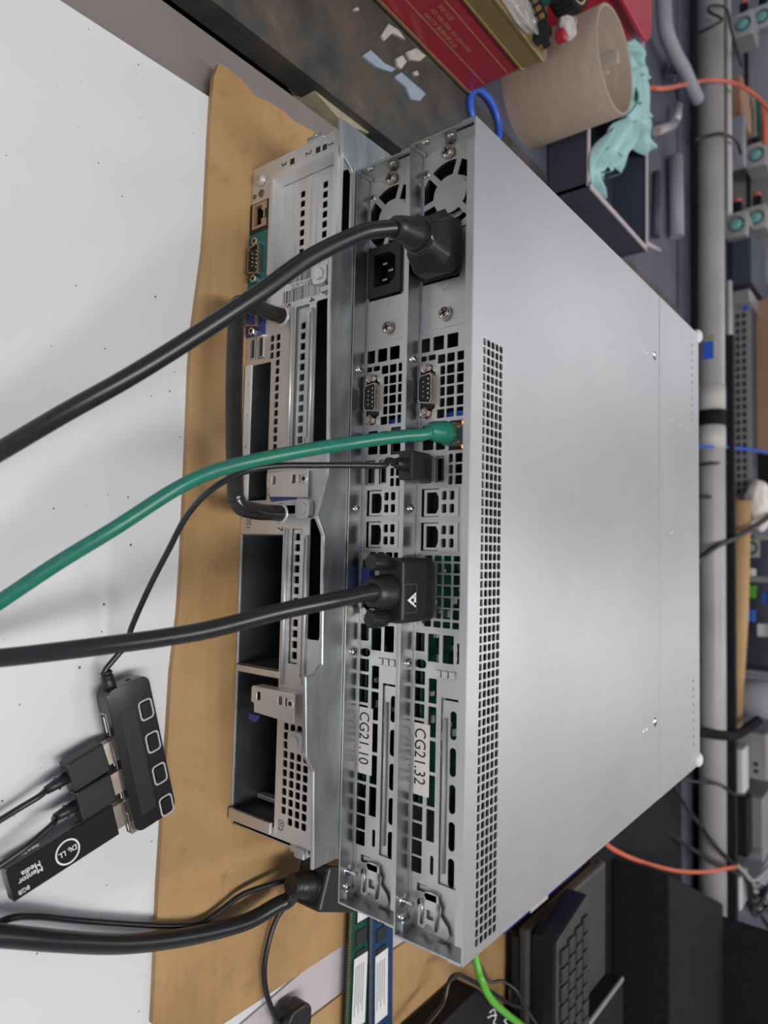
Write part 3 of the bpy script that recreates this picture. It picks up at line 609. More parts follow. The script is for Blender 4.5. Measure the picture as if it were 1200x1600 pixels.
    for s_, X, z in (('1', 240.8, 6), ('2', 422.6, 44.6)):
        q = text(s_, 5.4, (V((X, -.06, z)), V((1, 0, 0)), V((0, 0, 1))), 'ink', R, name='bay_number', ext=.03)
        d = MB(); d.ext(rr(X-3.9, z-.2+2.4, X-.4, z+4.4+2.4, .2), [rr(X-3.5, z+.2+2.4, X-.8, z+4+2.4, .1)], FR(-.06), 0, .05); d.ext([(X-2, z+6.2), (X-3, z+4.4), (X-2.2, z+4.4), (X-2.4, z+3), (X-1.3, z+4.9), (X-2.1, z+4.9)], (), FR(-.06), 0, .05); obj('power_icon', d, 'ink', R)
    d = MB()
    for X, z, w_ in ((5.2, 65.2, 3.6), (4.8, 59.4, 3.8), (4.4, 36.4, 4)): d.ext(rr(X, z+2.4, X+w_, z+w_+2.4, .4), (), FR(-.05), 0, .05)
    obj('square_mark', d, 'ink', R)
    # latch plates with slots, screws and blue release tabs
    for X, z0_, z1_, first in ((207, 29.4, 68, 1), (340, 28, 60, 0)):
        hs = [rr(X+3.2, z0_+5, X+8.3, z0_+8.3, 1), rr(X+3.2, 52, X+8.3, 55.4, 1), rr(X+3.4, 57.6, X+8.3, 59.5, .6)]
        y_ = -3.0 if first else -8.5
        d = MB(); d.ext([(X, z0_+2), (X+1, z0_), (X+10, z0_), (X+10.5, z0_+2.6), (X+16, z0_+3), (X+17.5, 66), (X+1, 66)], hs, FR(y_), 0, .9); d.box((X+.2, y_, z0_-1.4), (X+1.2, 0, 63)); L = obj('riser_latch', d, 'silver', R, .4)
        d = MB(); d.lathe([(0, .8), (2.0, .8), (2.9, .4), (3, 0)], (X+6, y_, 60.8), 20, V((0, -1, 0))); q = obj('rivet', d, 'silver', L); d = MB(); d.cyl((X+6, y_-.8, 60.8), (X+6, y_-.95, 60.8), 1.4, n=12); obj('rivet_bore', d, 'ink', q)
        d = MB(); d.ext([(X+13, z0_+2), (X+14.4, z0_), (X+19, z0_+3), (X+18, z0_+24), (X+15, z0_+26), (X+14, z0_+8)] if first else [(X+18, z0_-3), (X+22, z0_-3.6), (X+22.4, z0_+3), (X+18, z0_+6)], (), FR(y_+1.6), 0, 1.6); obj('release_tab', d, 'blue', L, .4)
    for X, z in ((83.6, 69.5), (225.4, 60.6), (363.4, 60)):
        d = MB(); d.ext(rr(X, z-3.4, X+11.6, z+8.6, 3), (), FR(-4.4), 0, 4); d.cyl((X+5.6, -4.4, z+.2), (X+5.6, -6, z+.2), 3.8, n=6, smooth=False); obj('spring_nut', d, 'silver', R, .5)
    d = MB(); d.box((80, -5.5, 77), (97, 0, 81.5)); d.box((97, -4.5, 70), (101, 0, 80)); obj('cover_hook', d, 'zinc', R, 1)
    # empty power bays
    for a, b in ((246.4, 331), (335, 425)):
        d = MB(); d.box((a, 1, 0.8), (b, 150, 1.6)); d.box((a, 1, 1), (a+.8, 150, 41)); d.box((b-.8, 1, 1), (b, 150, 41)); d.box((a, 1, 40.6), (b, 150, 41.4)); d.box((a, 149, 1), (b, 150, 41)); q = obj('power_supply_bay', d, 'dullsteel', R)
    d = MB(); d.box((331, -.8, .6), (335, 1.2, 41)); obj('bay_divider', d, 'silver', R, .4)
    d = MB(); d.box((421.4, -3, 1.2), (428.6, -.4, 40)); obj('bay_side_strip', d, 'panel', R, .6)
    d = MB(); d.box((418, 20, 2), (421, 26, 30)); d.box((415, 30, 12), (421, 60, 15)); obj('bay_spring', d, 'silver', R, .6)
    # left and right ears
    d = MB(); d.box((-3.4, -1, 52), (0, 8, 66)); d.box((-4, -1.6, 58), (-2, 4, 61)); obj('side_latch', d, 'zinc', R, .5)
    d = MB(); d.box((430, -.5, 55), (434.5, 8, 70)); d.box((430, -2, 60), (436, 3, 68)); obj('side_latch', d, 'zinc', R, .8)
    # round-bar handle
    zc = .034+.0; pA = Z(372, 520, zc); pB = Z(366, 760, zc+.004)
    yb = (pA.y+pB.y)/2*1000+7
    pts = spline([(107, 1, 33.5), (107, -8, 32.5), (107, yb*.62, 32), (107.8, yb*.9, 32), (112, yb, 32), (118, yb, 32), (170, yb-1, 34), (220, yb, 37), (227, yb*.98, 37.6), (232, yb*.86, 38), (233.5, yb*.55, 38), (233.5, -8, 38), (233.5, 1, 38)], 6)
    d = MB(); d.tube(pts, 5.0, 16); obj('handle', d, 'handle', R)
    for X, z in ((107, 33.5), (233.5, 38)):
        d = MB(); d.lathe([(5.2, 1.0), (6.0, .8), (6.6, 0)], (X, -.05, z), 20, V((0, -1, 0))); obj('handle_collar', d, 'silver', R)
    return R
dell()
# ================================================================== CABLES
def cable(name, pts, r, m, lb, cat='cable', n=12, parent=None, seg=10):
    o = obj(name, MB(1).tube(spline(pts, seg), r, n), m, parent)
    return tag(o, lb, cat) if lb else o
# thick mains lead with right-hand plug in the top server
R = thing('mains_cable', 'thick black mains cord plugged into the top server and running off left', 'cable', (.062, -.005, .145))
o0 = V((62, -5, 145))
d = MB(); d.ext([(-15, -11), (15, -11), (15, 9), (9.5, 13.5), (-9.5, 13.5), (-15, 9)], (), (V((1, 3, 0)), V((1, 0, 0)), V((0, 0, 1))), 0, 12)
def hull(a, b):
    n = len(a); d.add(a+b, [(i, (i+1) % n, n+(i+1) % n, n+i) for i in range(n)]+[tuple(range(n, 2*n))])
prof = [(-15, -11), (15, -11), (15, 9), (9.5, 13.5), (-9.5, 13.5), (-15, 9)]
hull([V((x+1, 3, z)) for x, z in prof], [V((x*.62+1.5, -9, z*.72+.5)) for x, z in prof]); obj('plug_body', d, 'black', R, 1.6)
d = MB(); d.tube([(1.5, -7.5, 1), (1.8, -10.5, 1)], [10.4, 9.8], 20); obj('plug_collar', d, 'gloss', R, .6)
d = MB(); d.tube([(1.8, -9, 1), (2.4, -16, .8), (3.2, -24, .2), (4.0, -28, -1)], [9.2, 7.8, 6.4, 5.8], 20); obj('strain_relief', d, 'black', R)
path = [V((.0655, -.030, .1445)), Y(600, 358, -.0365), Y(560, 366, -.048), Y(480, 405, -.070), Y(400, 462, -.091), Y(300, 528, -.115), Y(200, 590, -.138), Y(100, 646, -.158), Y(0, 705, -.175), Y(-160, 800, -.20)]
loc = [p-V((.062, -.005, .145)) for p in path]
obj('cord', MB(1).tube(spline(loc, 10), .0043, 16), 'cable', R)
# green network cable
gp = V((.1682, -.004, .1283+.0262))
R = thing('network_cable', 'dark green network cable plugged into the top server', 'cable', gp)
d = MB(); d.box((-6, 9, -4), (6, 24, 4)); obj('clear_plug', d, 'clear', R, .5)
d = MB(); d.tube([(0, 14, 0), (0, 5, 0), (.4, -2, -.3), (1.0, -8, -1.2)], [6.4, 6.2, 5.2, 4.0], 16); bt = obj('boot', d, 'gcable', R, .4)
d = MB()
for k in range(5): d.lathe([(5.6-.28*k, -.5), (6.4-.3*k, 0), (5.6-.28*k, .5)], (.15*k, 4.2-2.3*k, -.1-.15*k), 16, V((0, -1, 0)))
obj('boot_rings', d, 'gcable', bt)
path = [gp+V((.0010, -.006, -.0010)), Y(660, 679, -.0145), Y(635, 681, -.021), Y(600, 685, -.030), Y(550, 692, -.044), Y(480, 703, -.066), Y(400, 719, -.088), Y(330, 738, -.104), Y(270, 767, -.117), Y(180, 825, -.138), Y(90, 880, -.156), Y(0, 940, -.173), Y(-150, 1040, -.20)]
pp = spline([p-gp for p in path], 12)
obj('cord', MB(1).tube(pp, .0034, 14), 'gcable', R)
# VGA lead
vp = V((.2525, -.010, .1283+.0065))
R = thing('video_cable', 'thick black video lead with thumbscrew plug in the top server', 'cable', vp)
d = MB(); d.ext([(-17, -7), (17, -7), (17, 7), (15.5, 9), (-15.5, 9), (-17, 7)], (), (V((0, -9, 0)), V((1, 0, 0)), V((0, 0, 1))), 0, 29); HB = obj('plug_hood', d, 'black', R, 1.5)
d = MB()
for k in range(11): d.box((-17.3, -7+2.3*k, 6.6), (-13, -6.2+2.3*k, 9.3))
for k in range(8): d.box((-15, -6+2.9*k, 9), (14, -5.6+2.9*k, 9.12))
obj('grip_ribs', d, 'black', HB)
d = MB(); q = (V((0, 0, 9.05)), V((1, 0, 0)), V((0, 1, 0))); d.ext(rr(-3.5, -7.5, 11.5, 3.5, .3), [rr(-3.3, -7.3, 11.3, 3.3, .2)], q, -.15, .15); obj('logo_frame', d, 'greyink', HB)
q = (V((.3, 6.0, 9.05)), V((1, 0, 0)), V((0, 1, 0)))
lx, ly = 2.2, -10.6
d = MB(); d.ext([(4.6, -11.0), (8.6, -3.4), (6.2, -3.4), (5.4, -5.2), (6.0, -5.6), (4.5, -8.4), (2.5, -3.4), (.6, -3.4)][::-1], (), q, -.3, .2); d.ext([(2.2, -5.0), (2.4, -3.4), (7.4, -3.4), (7.0, -5.0)][::1], (), q, -.3, .2); obj('logo', d, 'whiteink', HB)
d = MB(); d.tube([(1, -8, -1), (1, -12, -1), (1, -17, -1.2), (1, -20, -1.5), (1, -22, -1.7)], [9.6, 9.4, 8.9, 8.0, 6.4], 22); d.tube([(1, -21, -1.6), (1, -25, -2.1)], [5.0, 4.5], 18); obj('strain_relief', d, 'black', R)
for s in (-1, 1):
    d = MB(); d.cyl((s*14.6, -9, -2.6), (s*14.6, -21, -2.6), 4.4, 4.0, 14)
    for k in range(14): a = 2*math.pi*k/14; d.box((-.35, -20.6, 4.0), (.35, -10, 4.6), (V((s*14.6, 0, -2.6)), V((math.cos(a), 0, -math.sin(a))), V((0, 1, 0)), V((math.sin(a), 0, math.cos(a)))))
    obj('thumb_screw', d, 'black', R, .2)
path = [vp+V((.001, -.023, -.0018)), Y(582, 925, -.034), Y(555, 930, -.045), Y(520, 938, -.058), Y(440, 955, -.080), Y(330, 983, -.106), Y(250, 997, -.124), Y(160, 1009, -.143), Y(80, 1019, -.158), Y(0, 1028, -.172), Y(-150, 1042, -.198)]
obj('cord', MB(1).tube(spline([p-vp for p in path], 10), .0041, 16), 'cable', R)
# ================================================================== USB HUB
def frame_from(a, b, c, z):
    """frame on a level surface: origin a, U toward b, W square to it toward c; returns lengths"""
    A, B_, C_ = Z(*a, z), Z(*b, z), Z(*c, z); U = (B_-A); L = U.length; U.normalize(); W = V((0, 0, 1)).cross(U)
    wd = (C_-A).dot(W)
    if wd < 0: W = -W; wd = -wd
    return A, U, W, L*1000, wd*1000
A, U, W, L, Wd = frame_from((165, 1083), (214, 1304), (232, 1053), .0155)
HZ = 15.2
hb = V((A.x, A.y, .0037))
R = thing('usb_hub', 'black four-port hub with square buttons on the white board', 'hub', hb)
fr3 = (V((0, 0, 0)), U, W, V((0, 0, 1)))
top = (V((0, 0, HZ-3.7)), U, W) if U.cross(W).z > 0 else (V((0, 0, HZ-3.7)), W, U)
SW = not (U.cross(W).z > 0)
def q2(x, y): return (y, x) if SW else (x, y)
def P2(poly): return [q2(x, y) for x, y in poly]
def tf(z): return (V((0, 0, z)), top[1], top[2])
d = MB(); d.ext(P2(rr(0, 0, L, Wd, 5, 5)), (), tf(HZ-3.7), 0, 8.6); hbody = obj('hub_body', d, 'gloss', R, 1.2)
d = MB(); d.ext(P2(rr(.3, .3, L-.3, Wd-.3, 4.8, 5)), (), tf(HZ-3.7-8.4), 0, 3.1); obj('hub_base', d, 'black', R, .3)
for k in range(4):
    x = L*(.145+.235*k)+1; y = Wd*.62
    d = MB(); d.ext(P2(rr(x, y, x+11.6, y+8.6, 2.2)), [P2(rr(x+.9, y+.9, x+10.7, y+7.7, 1.6))], tf(HZ-3.7), -.25, .3); q = obj('button_ring', d, 'ringgrey', R)
    d = MB(); d.ext(P2(rr(x+1.4, y+1.4, x+10.2, y+7.2, 1.4)), (), tf(HZ-3.7), -1.0, 1.0); obj('power_button', d, 'gloss', q, .4)
    px0 = L*(.155+.235*k)
    d = MB(); d.box((px0, -.35, 1.9), (px0+12.6, 6, 7.2), fr3); q = obj('usb_port', d, 'screw', R, .2)
    d = MB(); d.box((px0+.8, -.5, 2.6), (px0+11.8, 5, 6.4), fr3); q3 = obj('port_mouth', d, 'dark', q)
    d = MB(); d.box((px0+1.8, -.7, 4.6), (px0+10.8, 4, 5.6), fr3); obj('port_tongue', d, 'label', q)
d = MB(); d.ext(P2(rr(14, 5, L-8, 14.5, 1.5)), (), tf(HZ-3.7), -.15, .15); obj('gloss_inlay', d, 'black', R)
d = MB(); d.ext(circ(0, 0, 1.4), (), (V((0, 0, 0))+U*-.05+W*(Wd*.62)+V((0, 0, 7)), W, V((0, 0, 1))), 0, .3); obj('dc_socket', d, 'ink', R)
cs = U*0+W*(Wd*.22)+V((0, 0, 6))
d = MB(); d.tube([cs+U*1, cs-U*3, cs-U*8], [3.6, 3.3, 2.8], 14)
for k in range(4): d.lathe([(2.6, -.7), (3.9-.2*k, 0), (2.6, .7)], cs-U*(1.5+2.3*k), 14, U)
obj('strain_relief', d, 'black', R)
path = [hb+(cs-U*6)*MM, hb+(cs-U*10)*MM, Z(196, 1008, .0135), Z(205, 982, .018), Z(218, 951, .024), Z(238, 908, .034), Z(262, 862, .046), Z(292, 806, .062), Y(330, 765, -.096), Y(380, 738, -.088), Y(430, 728, -.076), Y(500, 727, -.058), Y(560, 727, -.042), Y(600, 727, -.031), V((.1848, -.024, .1365)), V((.1845, -.014, .1345))]
obj('cord', MB(1).tube(spline([p-hb for p in path], 10), .0016, 10), 'cable', R)
up_ = (V((.1852, -.000, .1345))-hb)*1000
d = MB(); d.box((-8, -7, -4.6), (8, 12, 4.6), (up_, V((1, 0, 0)), V((0, 1, 0)), V((0, 0, 1)))); pl = obj('usb_plug', d, 'black', R, 1.2)
d = MB(); d.tube([up_+V((0, -6, 0)), up_+V((0, -16, .6))], [3.6, 2.4], 12)
for k in range(4): d.lathe([(2.4, -.6), (3.8-.25*k, 0), (2.4, .6)], up_+V((0, -8-2.1*k, .1*k)), 12, V((0, 1, 0)))
obj('plug_relief', d, 'black', pl)
# plugs in the hub
def usbplug(corner, b, c, z, cablepts, lb, th=8.2):
    A, U, W, L, Wd = frame_from(corner, b, c, z)
    base = V((A.x, A.y, z-th*MM)); R = thing('usb_lead', lb, 'cable', base)
    d = MB(); d.box((0, 0, 0), (L, Wd, th), (V((0, 0, 0)), U, W, V((0, 0, 1)))); obj('plug_body', d, 'black', R, 1)
    d = MB(); d.box((-6.5, Wd*.12, th*.22), (0, Wd*.88, th*.78), (V((0, 0, 0)), U, W, V((0, 0, 1)))); obj('metal_shell', d, 'screw', R, .2)
    e = U*L+W*(Wd*.5)+V((0, 0, th*.5)); d = MB(); d.tube([e-U, e+U*6, e+U*11], [3.2, 2.8, 2.2], 12); d.lathe([(2, -.8), (3.6, 0), (2, .8)], e+U*5, 12, U); obj('strain_relief', d, 'black', R)
    pts = [base+(e+U*8)*MM, base+(e+U*11)*MM]+[Z(*p) for p in cablepts]
    obj('cord', MB(1).tube(spline([p-base for p in pts], 8), .0016, 10), 'cable', R)
usbplug((161, 1161), (103, 1196), (172, 1205), .0125, [(60, 1245, .009), (25, 1266, .007), (-30, 1300, .006)], 'black lead plugged into the second hub port')
usbplug((173, 1208), (118, 1240), (186, 1249), .0140, [(84, 1286, .0148), (62, 1306, .0152), (38, 1326, .0152), (8, 1347, .013), (-40, 1380, .010)], 'black lead plugged into the third hub port beside the memory stick')
# memory stick
A, U, W, L, Wd = frame_from((188, 1304), (23, 1411), (179, 1257), .0115)
base = V((A.x, A.y, .0042)); R = thing('usb_stick', 'flat black memory stick with white printing plugged into the hub', 'memory stick', base)
fr4 = (V((0, 0, 0)), U, W, V((0, 0, 1)))
d = MB(); d.box((0, 0, 0), (L, Wd, 6.6), fr4); obj('stick_body', d, 'gloss', R, .5)
d = MB(); d.box((.5, -.15, 1.2), (L-.5, Wd+.15, 1.5), fr4); d.box((.5, -.15, 5), (L-.5, Wd+.15, 5.3), fr4); obj('seam', d, 'greyink', R)
d = MB(); d.box((-7, Wd*.12, 1.2), (.5, Wd*.88, 5.4), fr4); obj('metal_shell', d, 'screw', R, .2)
# printing: reads from the hub end towards the tip
d2 = -W if U.cross(-W).z > 0 else W
def onstick(px, py): p = Z(px, py, .0109); return (p-base)*1000
def sfr(px, py, off=6.66): p = onstick(px, py); return (V((p.x, p.y, off)), U, (d2 if U.cross(d2).z > 0 else -d2))
c0 = onstick(106, 1331); cc = V((c0.x, c0.y, 0))
d = MB(); d.ext(circ(0, 0, 6.4, 40), [circ(0, 0, 5.6, 40)], (V((c0.x, c0.y, 6.66)), sfr(0, 0)[1], sfr(0, 0)[2]), -.05, .1); obj('logo_ring', d, 'whiteink', R)
f_ = sfr(106, 1331)
B0 = f_[0]-f_[2]*1.45
text('D', 3.9, (B0-f_[1]*5.0, f_[1], f_[2]), 'whiteink', R, bold=.03, ext=.03)
Er = math.radians(35)
ue = f_[1]*math.cos(Er)+f_[2]*math.sin(Er); we = -f_[1]*math.sin(Er)+f_[2]*math.cos(Er)
text('E', 3.7, (B0-f_[1]*1.45-f_[2]*.55, ue, we), 'whiteink', R, bold=.03, ext=.03)
text('L', 3.9, (B0+f_[1]*.9, f_[1], f_[2]), 'whiteink', R, bold=.03, ext=.03)
text('L', 3.9, (B0+f_[1]*2.8, f_[1], f_[2]), 'whiteink', R, bold=.03, ext=.03)
f_ = sfr(66, 1352); text('Mentor', 3.9, f_, 'whiteink', R, bold=.04, ext=.03)
text('Media', 3.9, (f_[0]-f_[2]*3.0+f_[1]*.4, f_[1], f_[2]), 'whiteink', R, bold=.04, ext=.03)
f_ = sfr(46, 1382); text('8GB', 3.1, f_, 'whiteink', R, bold=.01, ext=.03)
f_ = sfr(60, 1318); text('Made in Taiwan', 1.7, (f_[0], f_[1], f_[2]), 'whiteink', R, ext=.02)
# ================================================================== LOWER RIGHT CORDS
bp = Z(498, 1384, .032)
R = thing('mains_cable', 'very thick black mains cord and plug lying beside the bottom server', 'cable', bp)
pl = [Z(528, 1383, .034)-bp, Z(500, 1386, .033)-bp]
ax = V((.02, .055, .004)).normalized(); sx_ = V((0, 0, 1)).cross(ax).normalized(); uz = ax.cross(sx_)
d = MB(); d.box((-13, -8, -14), (15, 34, 12), (V((0, 0, 0)), sx_, ax, V((0, 0, 1)))); obj('plug_body', d, 'black', R, 2)
d = MB(); d.tube([-ax*4, -ax*14, -ax*26], [9.5, 8.2, 6.2], 18)
for k in range(4): d.lathe([(7, -1.2), (9.6-.6*k, 0), (7, 1.2)], -ax*(8+4.4*k), 18, ax)
obj('strain_relief', d, 'black', R)
path = [bp-ax*.022, Z(452, 1404, .024), Z(430, 1416, .020), Z(385, 1440, .015), Z(320, 1458, .012), Z(250, 1470, .013), Z(180, 1475, .016), Z(100, 1471, .02), Z(0, 1462, .022), Z(-150, 1450, .022)]
obj('cord', MB(1).tube(spline([p-bp for p in path], 10), .0050, 16), 'cable', R)
cable('thin_cable', [Z(-90, 1480, .004), Z(-20, 1450, .008), Z(20, 1434, .010), Z(60, 1432, .008), Z(120, 1438, .006), Z(200, 1444, .0055), Z(265, 1447, .006), Z(312, 1443, .006), Z(345, 1422, .006), Z(380, 1397, .008), Z(430, 1380, .014), Z(475, 1369, .022), Z(520, 1362, .03)], .0018, 'cable', 'thin black cable looping over the thick mains cord')
ad = V(Z(455, 1590, .012)); R = thing('adapter_lead', 'thin black lead ending in a blocky plug near the right edge', 'cable', ad)
obj('cord', MB(1).tube([p-ad for p in spline([Z(470, 1375, .02), Z(448, 1412, .010), Z(430, 1440, .006), Z(418, 1480, .0055), Z(413, 1515, .0055), Z(416, 1550, .006), Z(428, 1585, .007), Z(442, 1606, .009), Z(452, 1612, .012)], 10)], .0018, 10), 'cable', R)
d = MB(); d.ext([(-10, -6), (-6, -10), (8, -10), (12, -5), (12, 8), (6, 12), (-6, 12), (-10, 7)], (), (V((4, 4, 4)), V((1, 0, 0)), V((0, 1, 0))), 0, 14); obj('plug_body', d, 'black', R, 2)
# memory modules
for a, b, c, m, lb in (((545, 1425), (536, 1640), (572, 1425), 'pcb', 'green memory module lying beside the servers, leftmost of the pair'), ((576, 1425), (574, 1640), (606, 1425), 'pcbblue', 'blue memory module lying to the right of the green one')):
    z = .0065 if m == 'pcb' else .0085
    A, U, W, L, Wd = frame_from(a, b, c, z); L = 133; base = V((A.x, A.y, z))-U*.02
    W2 = W; R = thing('memory_module', lb, 'memory', base)
    F3 = (V((0, 0, 0)), U, W2, V((0, 0, 1)))
    d = MB(); d.box((0, 0, 0), (L, 30, 1.2), F3); obj('circuit_board', d, m, R)
    d = MB()
    for k in range(8):
        if 3 <= k <= 7 and m == 'pcb': pass
        d.box((6+15.4*k, 8, 1.2), (16+15.4*k, 20, 2.2), F3)
    obj('memory_chips', d, 'chip', R)
    d = MB(); d.box((56, 6, 2.25), (108, 22, 2.4), F3); d.box((18, 8, 2.25), (30, 22, 2.35), F3); L_ = obj('maker_label', d, 'whitelabel', R)
    d = MB()
    for k in range(5): d.box((62, 8+2.3*k, 2.42), (98-6*(k % 2), 8.7+2.3*k, 2.46), F3)
    obj('printed_lines', d, 'greyink', L_)
    d = MB()
    for k in range(60): d.box((4+2.1*k, .2, 1.2), (5.3+2.1*k, 3, 1.26), F3)
    obj('contacts', d, 'gold', R)
# ================================================================== RIGHT BACK: keyboard, laptops, boxes
dv = thing('laptop', 'thick dark closed laptop lying right of the server stack', 'laptop', (.60, .36, .0038))
d = MB(); d.box((22, 4, 0), (330, 215, 12)); obj('base_shell', d, 'softblack', dv, 2)
d = MB(); d.box((14, 2, 13), (330, 216, 26)); obj('lid_shell', d, 'devgrey', dv, 4)
d = MB(); d.box((80, 3.4, 3), (96, 4.2, 9)); obj('side_badge', d, 'ochre', dv)
d = MB(); d.box((24, -.2, 8), (328, 5, 13)); obj('front_groove', d, 'ink', dv)
kz = .0302
kb = thing('keyboard', 'grey desktop keypad with dark keys standing on the closed laptop', 'keyboard', (.6150, .362, kz))
d = MB(); d.ext([(0, 0), (165, 0), (150, 84), (-18, 80)], (), XY, -28, 24); d.ext([(4, 3), (160, 3), (146, 80), (-14, 76)], (), XY, -4, 4); obj('key_case', d, 'black', kb, 2)
d = MB(); d.ext([(0, 0), (165, 0), (150, 84), (-18, 80)], (), XY, -29.2, 1.2); obj('top_plate', d, 'devgrey', kb, .5)
for r in range(4):
    for c in range(8):
        x = 11+c*17.5-r*3.6; y = 7+r*18
        d = MB(); d.box((x, y, 29.2), (x+14.6, y+14.6, 33)); obj('key', d, 'key', kb, 1.2)
bb = thing('storage_box', 'large matt black box behind the keypad at the right', 'box', (0, 0, 0))
A_ = Z(1046, 1367, .080); B_ = Z(1200, 1450, .080); dr = (B_-A_).normalized(); sd = V((dr.y, -dr.x, 0))
sd = V((1, 0, 0)); pts = [A_, A_+dr*.33, A_+dr*.33+sd*.7, A_+sd*.85]
d = MB(1); d.ext([(p.x, p.y) for p in pts], (), XY, -.080, .0765); obj('box_body', d, 'softblack', bb, 3)
p_ = Y(1215, 1462, .99); tag(obj('black_board', MB(1).box((p_.x, .985, 0), (p_.x+.8, .998, p_.z)), 'softblack'), 'upright black board at the right end in front of the pipe', 'board')
lp = thing('equipment_case', 'flat black case with a pale grey left edge, right of the keypad', 'case', (.7950, .375, .0302))
d = MB(); d.box((-45, 0, 0), (260, 205, 20)); obj('case_shell', d, 'softblack', lp, 2)
d = MB(); d.box((-46.5, 0, 17), (-41, 205, 21)); obj('left_edge', d, 'greybox', lp, 1.5)
# black carton with white script
A_ = Z(747, 1545, .028); bx = thing('black_carton', 'small black carton with white script on the cardboard at right', 'box', (A_.x, A_.y, .0038))
d = MB(); e1 = (Z(690, 1600, .028)-A_); e2 = (Z(800, 1592, .028)-A_)
u1 = e1.normalized(); u2 = e2.normalized()
P_ = [V((0, 0, 0)), u1*.16, u1*.16+u2*.2, u2*.2]
d = MB(1); ar = [(p.x, p.y) for p in P_]; d.ext(ar, (), XY, -.0242, .0242); obj('carton_body', d, 'softblack', bx, 1)
def stroke(pts, r=.0007): return MB(1).tube(spline([Z(x, y, .0284)-V((A_.x, A_.y, .0038)) for x, y in pts], 6), r, 6)
obj('white_script', stroke([(765, 1582), (772, 1577), (774, 1590), (771, 1598), (778, 1603)]), 'whiteink', bx)
obj('white_script', stroke([(762, 1590), (768, 1587), (776, 1586)]), 'whiteink', bx)
obj('white_script', stroke([(795, 1592), (788, 1594), (793, 1602)]), 'whiteink', bx)
cable('network_cable', [V((.452, .16, .010)), V((.47, .22, .022)), Z(741, 1488, .042), Z(754, 1535, .05), Z(768, 1562, .05), Z(790, 1583, .048), Z(830, 1615, .04), Z(900, 1680, .03)], .0032, 'lime', 'bright lime green cable coming from under the server stack at right')
cable('thin_cable', [Z(640, 1640, .03), Z(668, 1600, .03), Z(692, 1568, .03), Z(702, 1533, .03), Z(714, 1523, .03), Z(735, 1531, .032), Z(770, 1552, .034), Z(800, 1570, .036), Z(826, 1578, .04)], .0018, 'cable', 'thin black cable curving over the small black carton')
cable('thin_cable', [Z(735, 1470, .012), Z(762, 1530, .03), Z(785, 1533, .04), Z(806, 1548, .05), Z(825, 1580, .055), Z(845, 1610, .05)], .0014, 'cable', 'thin grey-black cable crossing under the lime green cable')
cable('orange_cable', [Z(946, 1318, .035), Z(960, 1328, .034), Z(985, 1340, .035), Z(1020, 1352, .04), Z(1060, 1361, .05), Z(1100, 1362, .06), Z(1145, 1355, .07), Z(1152, 1354, .06)], .0030, 'orange', 'orange cable running from the laptop corner to the back pipe')
tag(obj('darkening_sheet', MB(1).box((.565, .585, 0), (1.5, 1.01, .003)), 'softblack'), 'added black sheet darkening the bench behind the laptop', 'mat')  # black sheet put in to turn the right-back bench dark
bl = thing('blue_pack', 'blue and white packet sticking out behind the top server edge', 'packet', (.545, .30, .004))
d = MB(); d.box((0, 0, 0), (47, 190, 30)); obj('packet_body', d, 'blue', bl, 2); d = MB(); d.box((30, 55, 30), (47.4, 95, 30.5)); obj('packet_label', d, 'greypaper', bl)
for a, b, m, lb in (((.515, .60, .0), (.60, .70, .016), 'brownbox', 'low brown carton in the shade behind the server stack'), ((.36, .80, .0), (.50, .93, .016), 'navy', 'dark slate box in the shade behind the server stack')):
    tag(obj('carton', MB(1).box(a, b), m, None, 2), lb, 'box')
# ================================================================== LEFT SIDE: tin, tube, glove, tray
tn = thing('biscuit_tin', 'dark red tin with gold lid standing on the left bench', 'tin', (-.2325, .275, -.006))
X1, Y0 = -160, -330
def tin(x0, y0, x1, y1, z0, z1, r): return rr(x0, y0, x1, y1, r, 5)
d = MB(); d.ext(rr(X1, Y0, 0, 0, 9, 5), (), XY, -64, 60); obj('tin_body', d, 'tinred', tn)
d = MB(); d.ext(rr(X1-.8, Y0-.8, .8, .8, 9.5, 5), (), XY, -7, 3.2); obj('base_rim', d, 'tingold', tn, .6)
d = MB(); d.ext(rr(X1-1.2, Y0-1.2, 1.2, 1.2, 10, 5), [rr(X1+1, Y0+1, -1, -1, 8, 5)], XY, -84, 21); d.ext(rr(X1, Y0, 0, 0, 9, 5), (), XY, -79.5, 2)
d.ext(rr(X1-2, Y0-2, 2, 2, 11, 5), [rr(X1+2, Y0+2, -2, -2, 8, 5)], XY, -65.4, 2); d.ext(rr(X1-2.2, Y0-2.2, 2.2, 2.2, 11, 5), [rr(X1+4, Y0+4, -4, -4, 7, 5)], XY, -86.4, 2.6)
obj('tin_lid', d, 'tingold', tn, .5)
for z in (24, 50): d = MB(); d.box((.05, Y0+10, z), (.25, -9, z+.8)); obj('pinstripe', d, 'goldink', tn)
def side(y, z): return (V((.1, y, z)), V((0, 1, 0)), V((0, 0, 1)))
text('SGS 认证', 5.2, side(-117, 42), 'goldink', tn, ext=.04)
text('ISO 9001:2008  ISO 22000:2005', 5.2, side(-117, 34.5), 'goldink', tn, ext=.04, width=.92)
text('HACCP 管理体系认证', 5.2, side(-117, 27.2), 'goldink', tn, ext=.04)
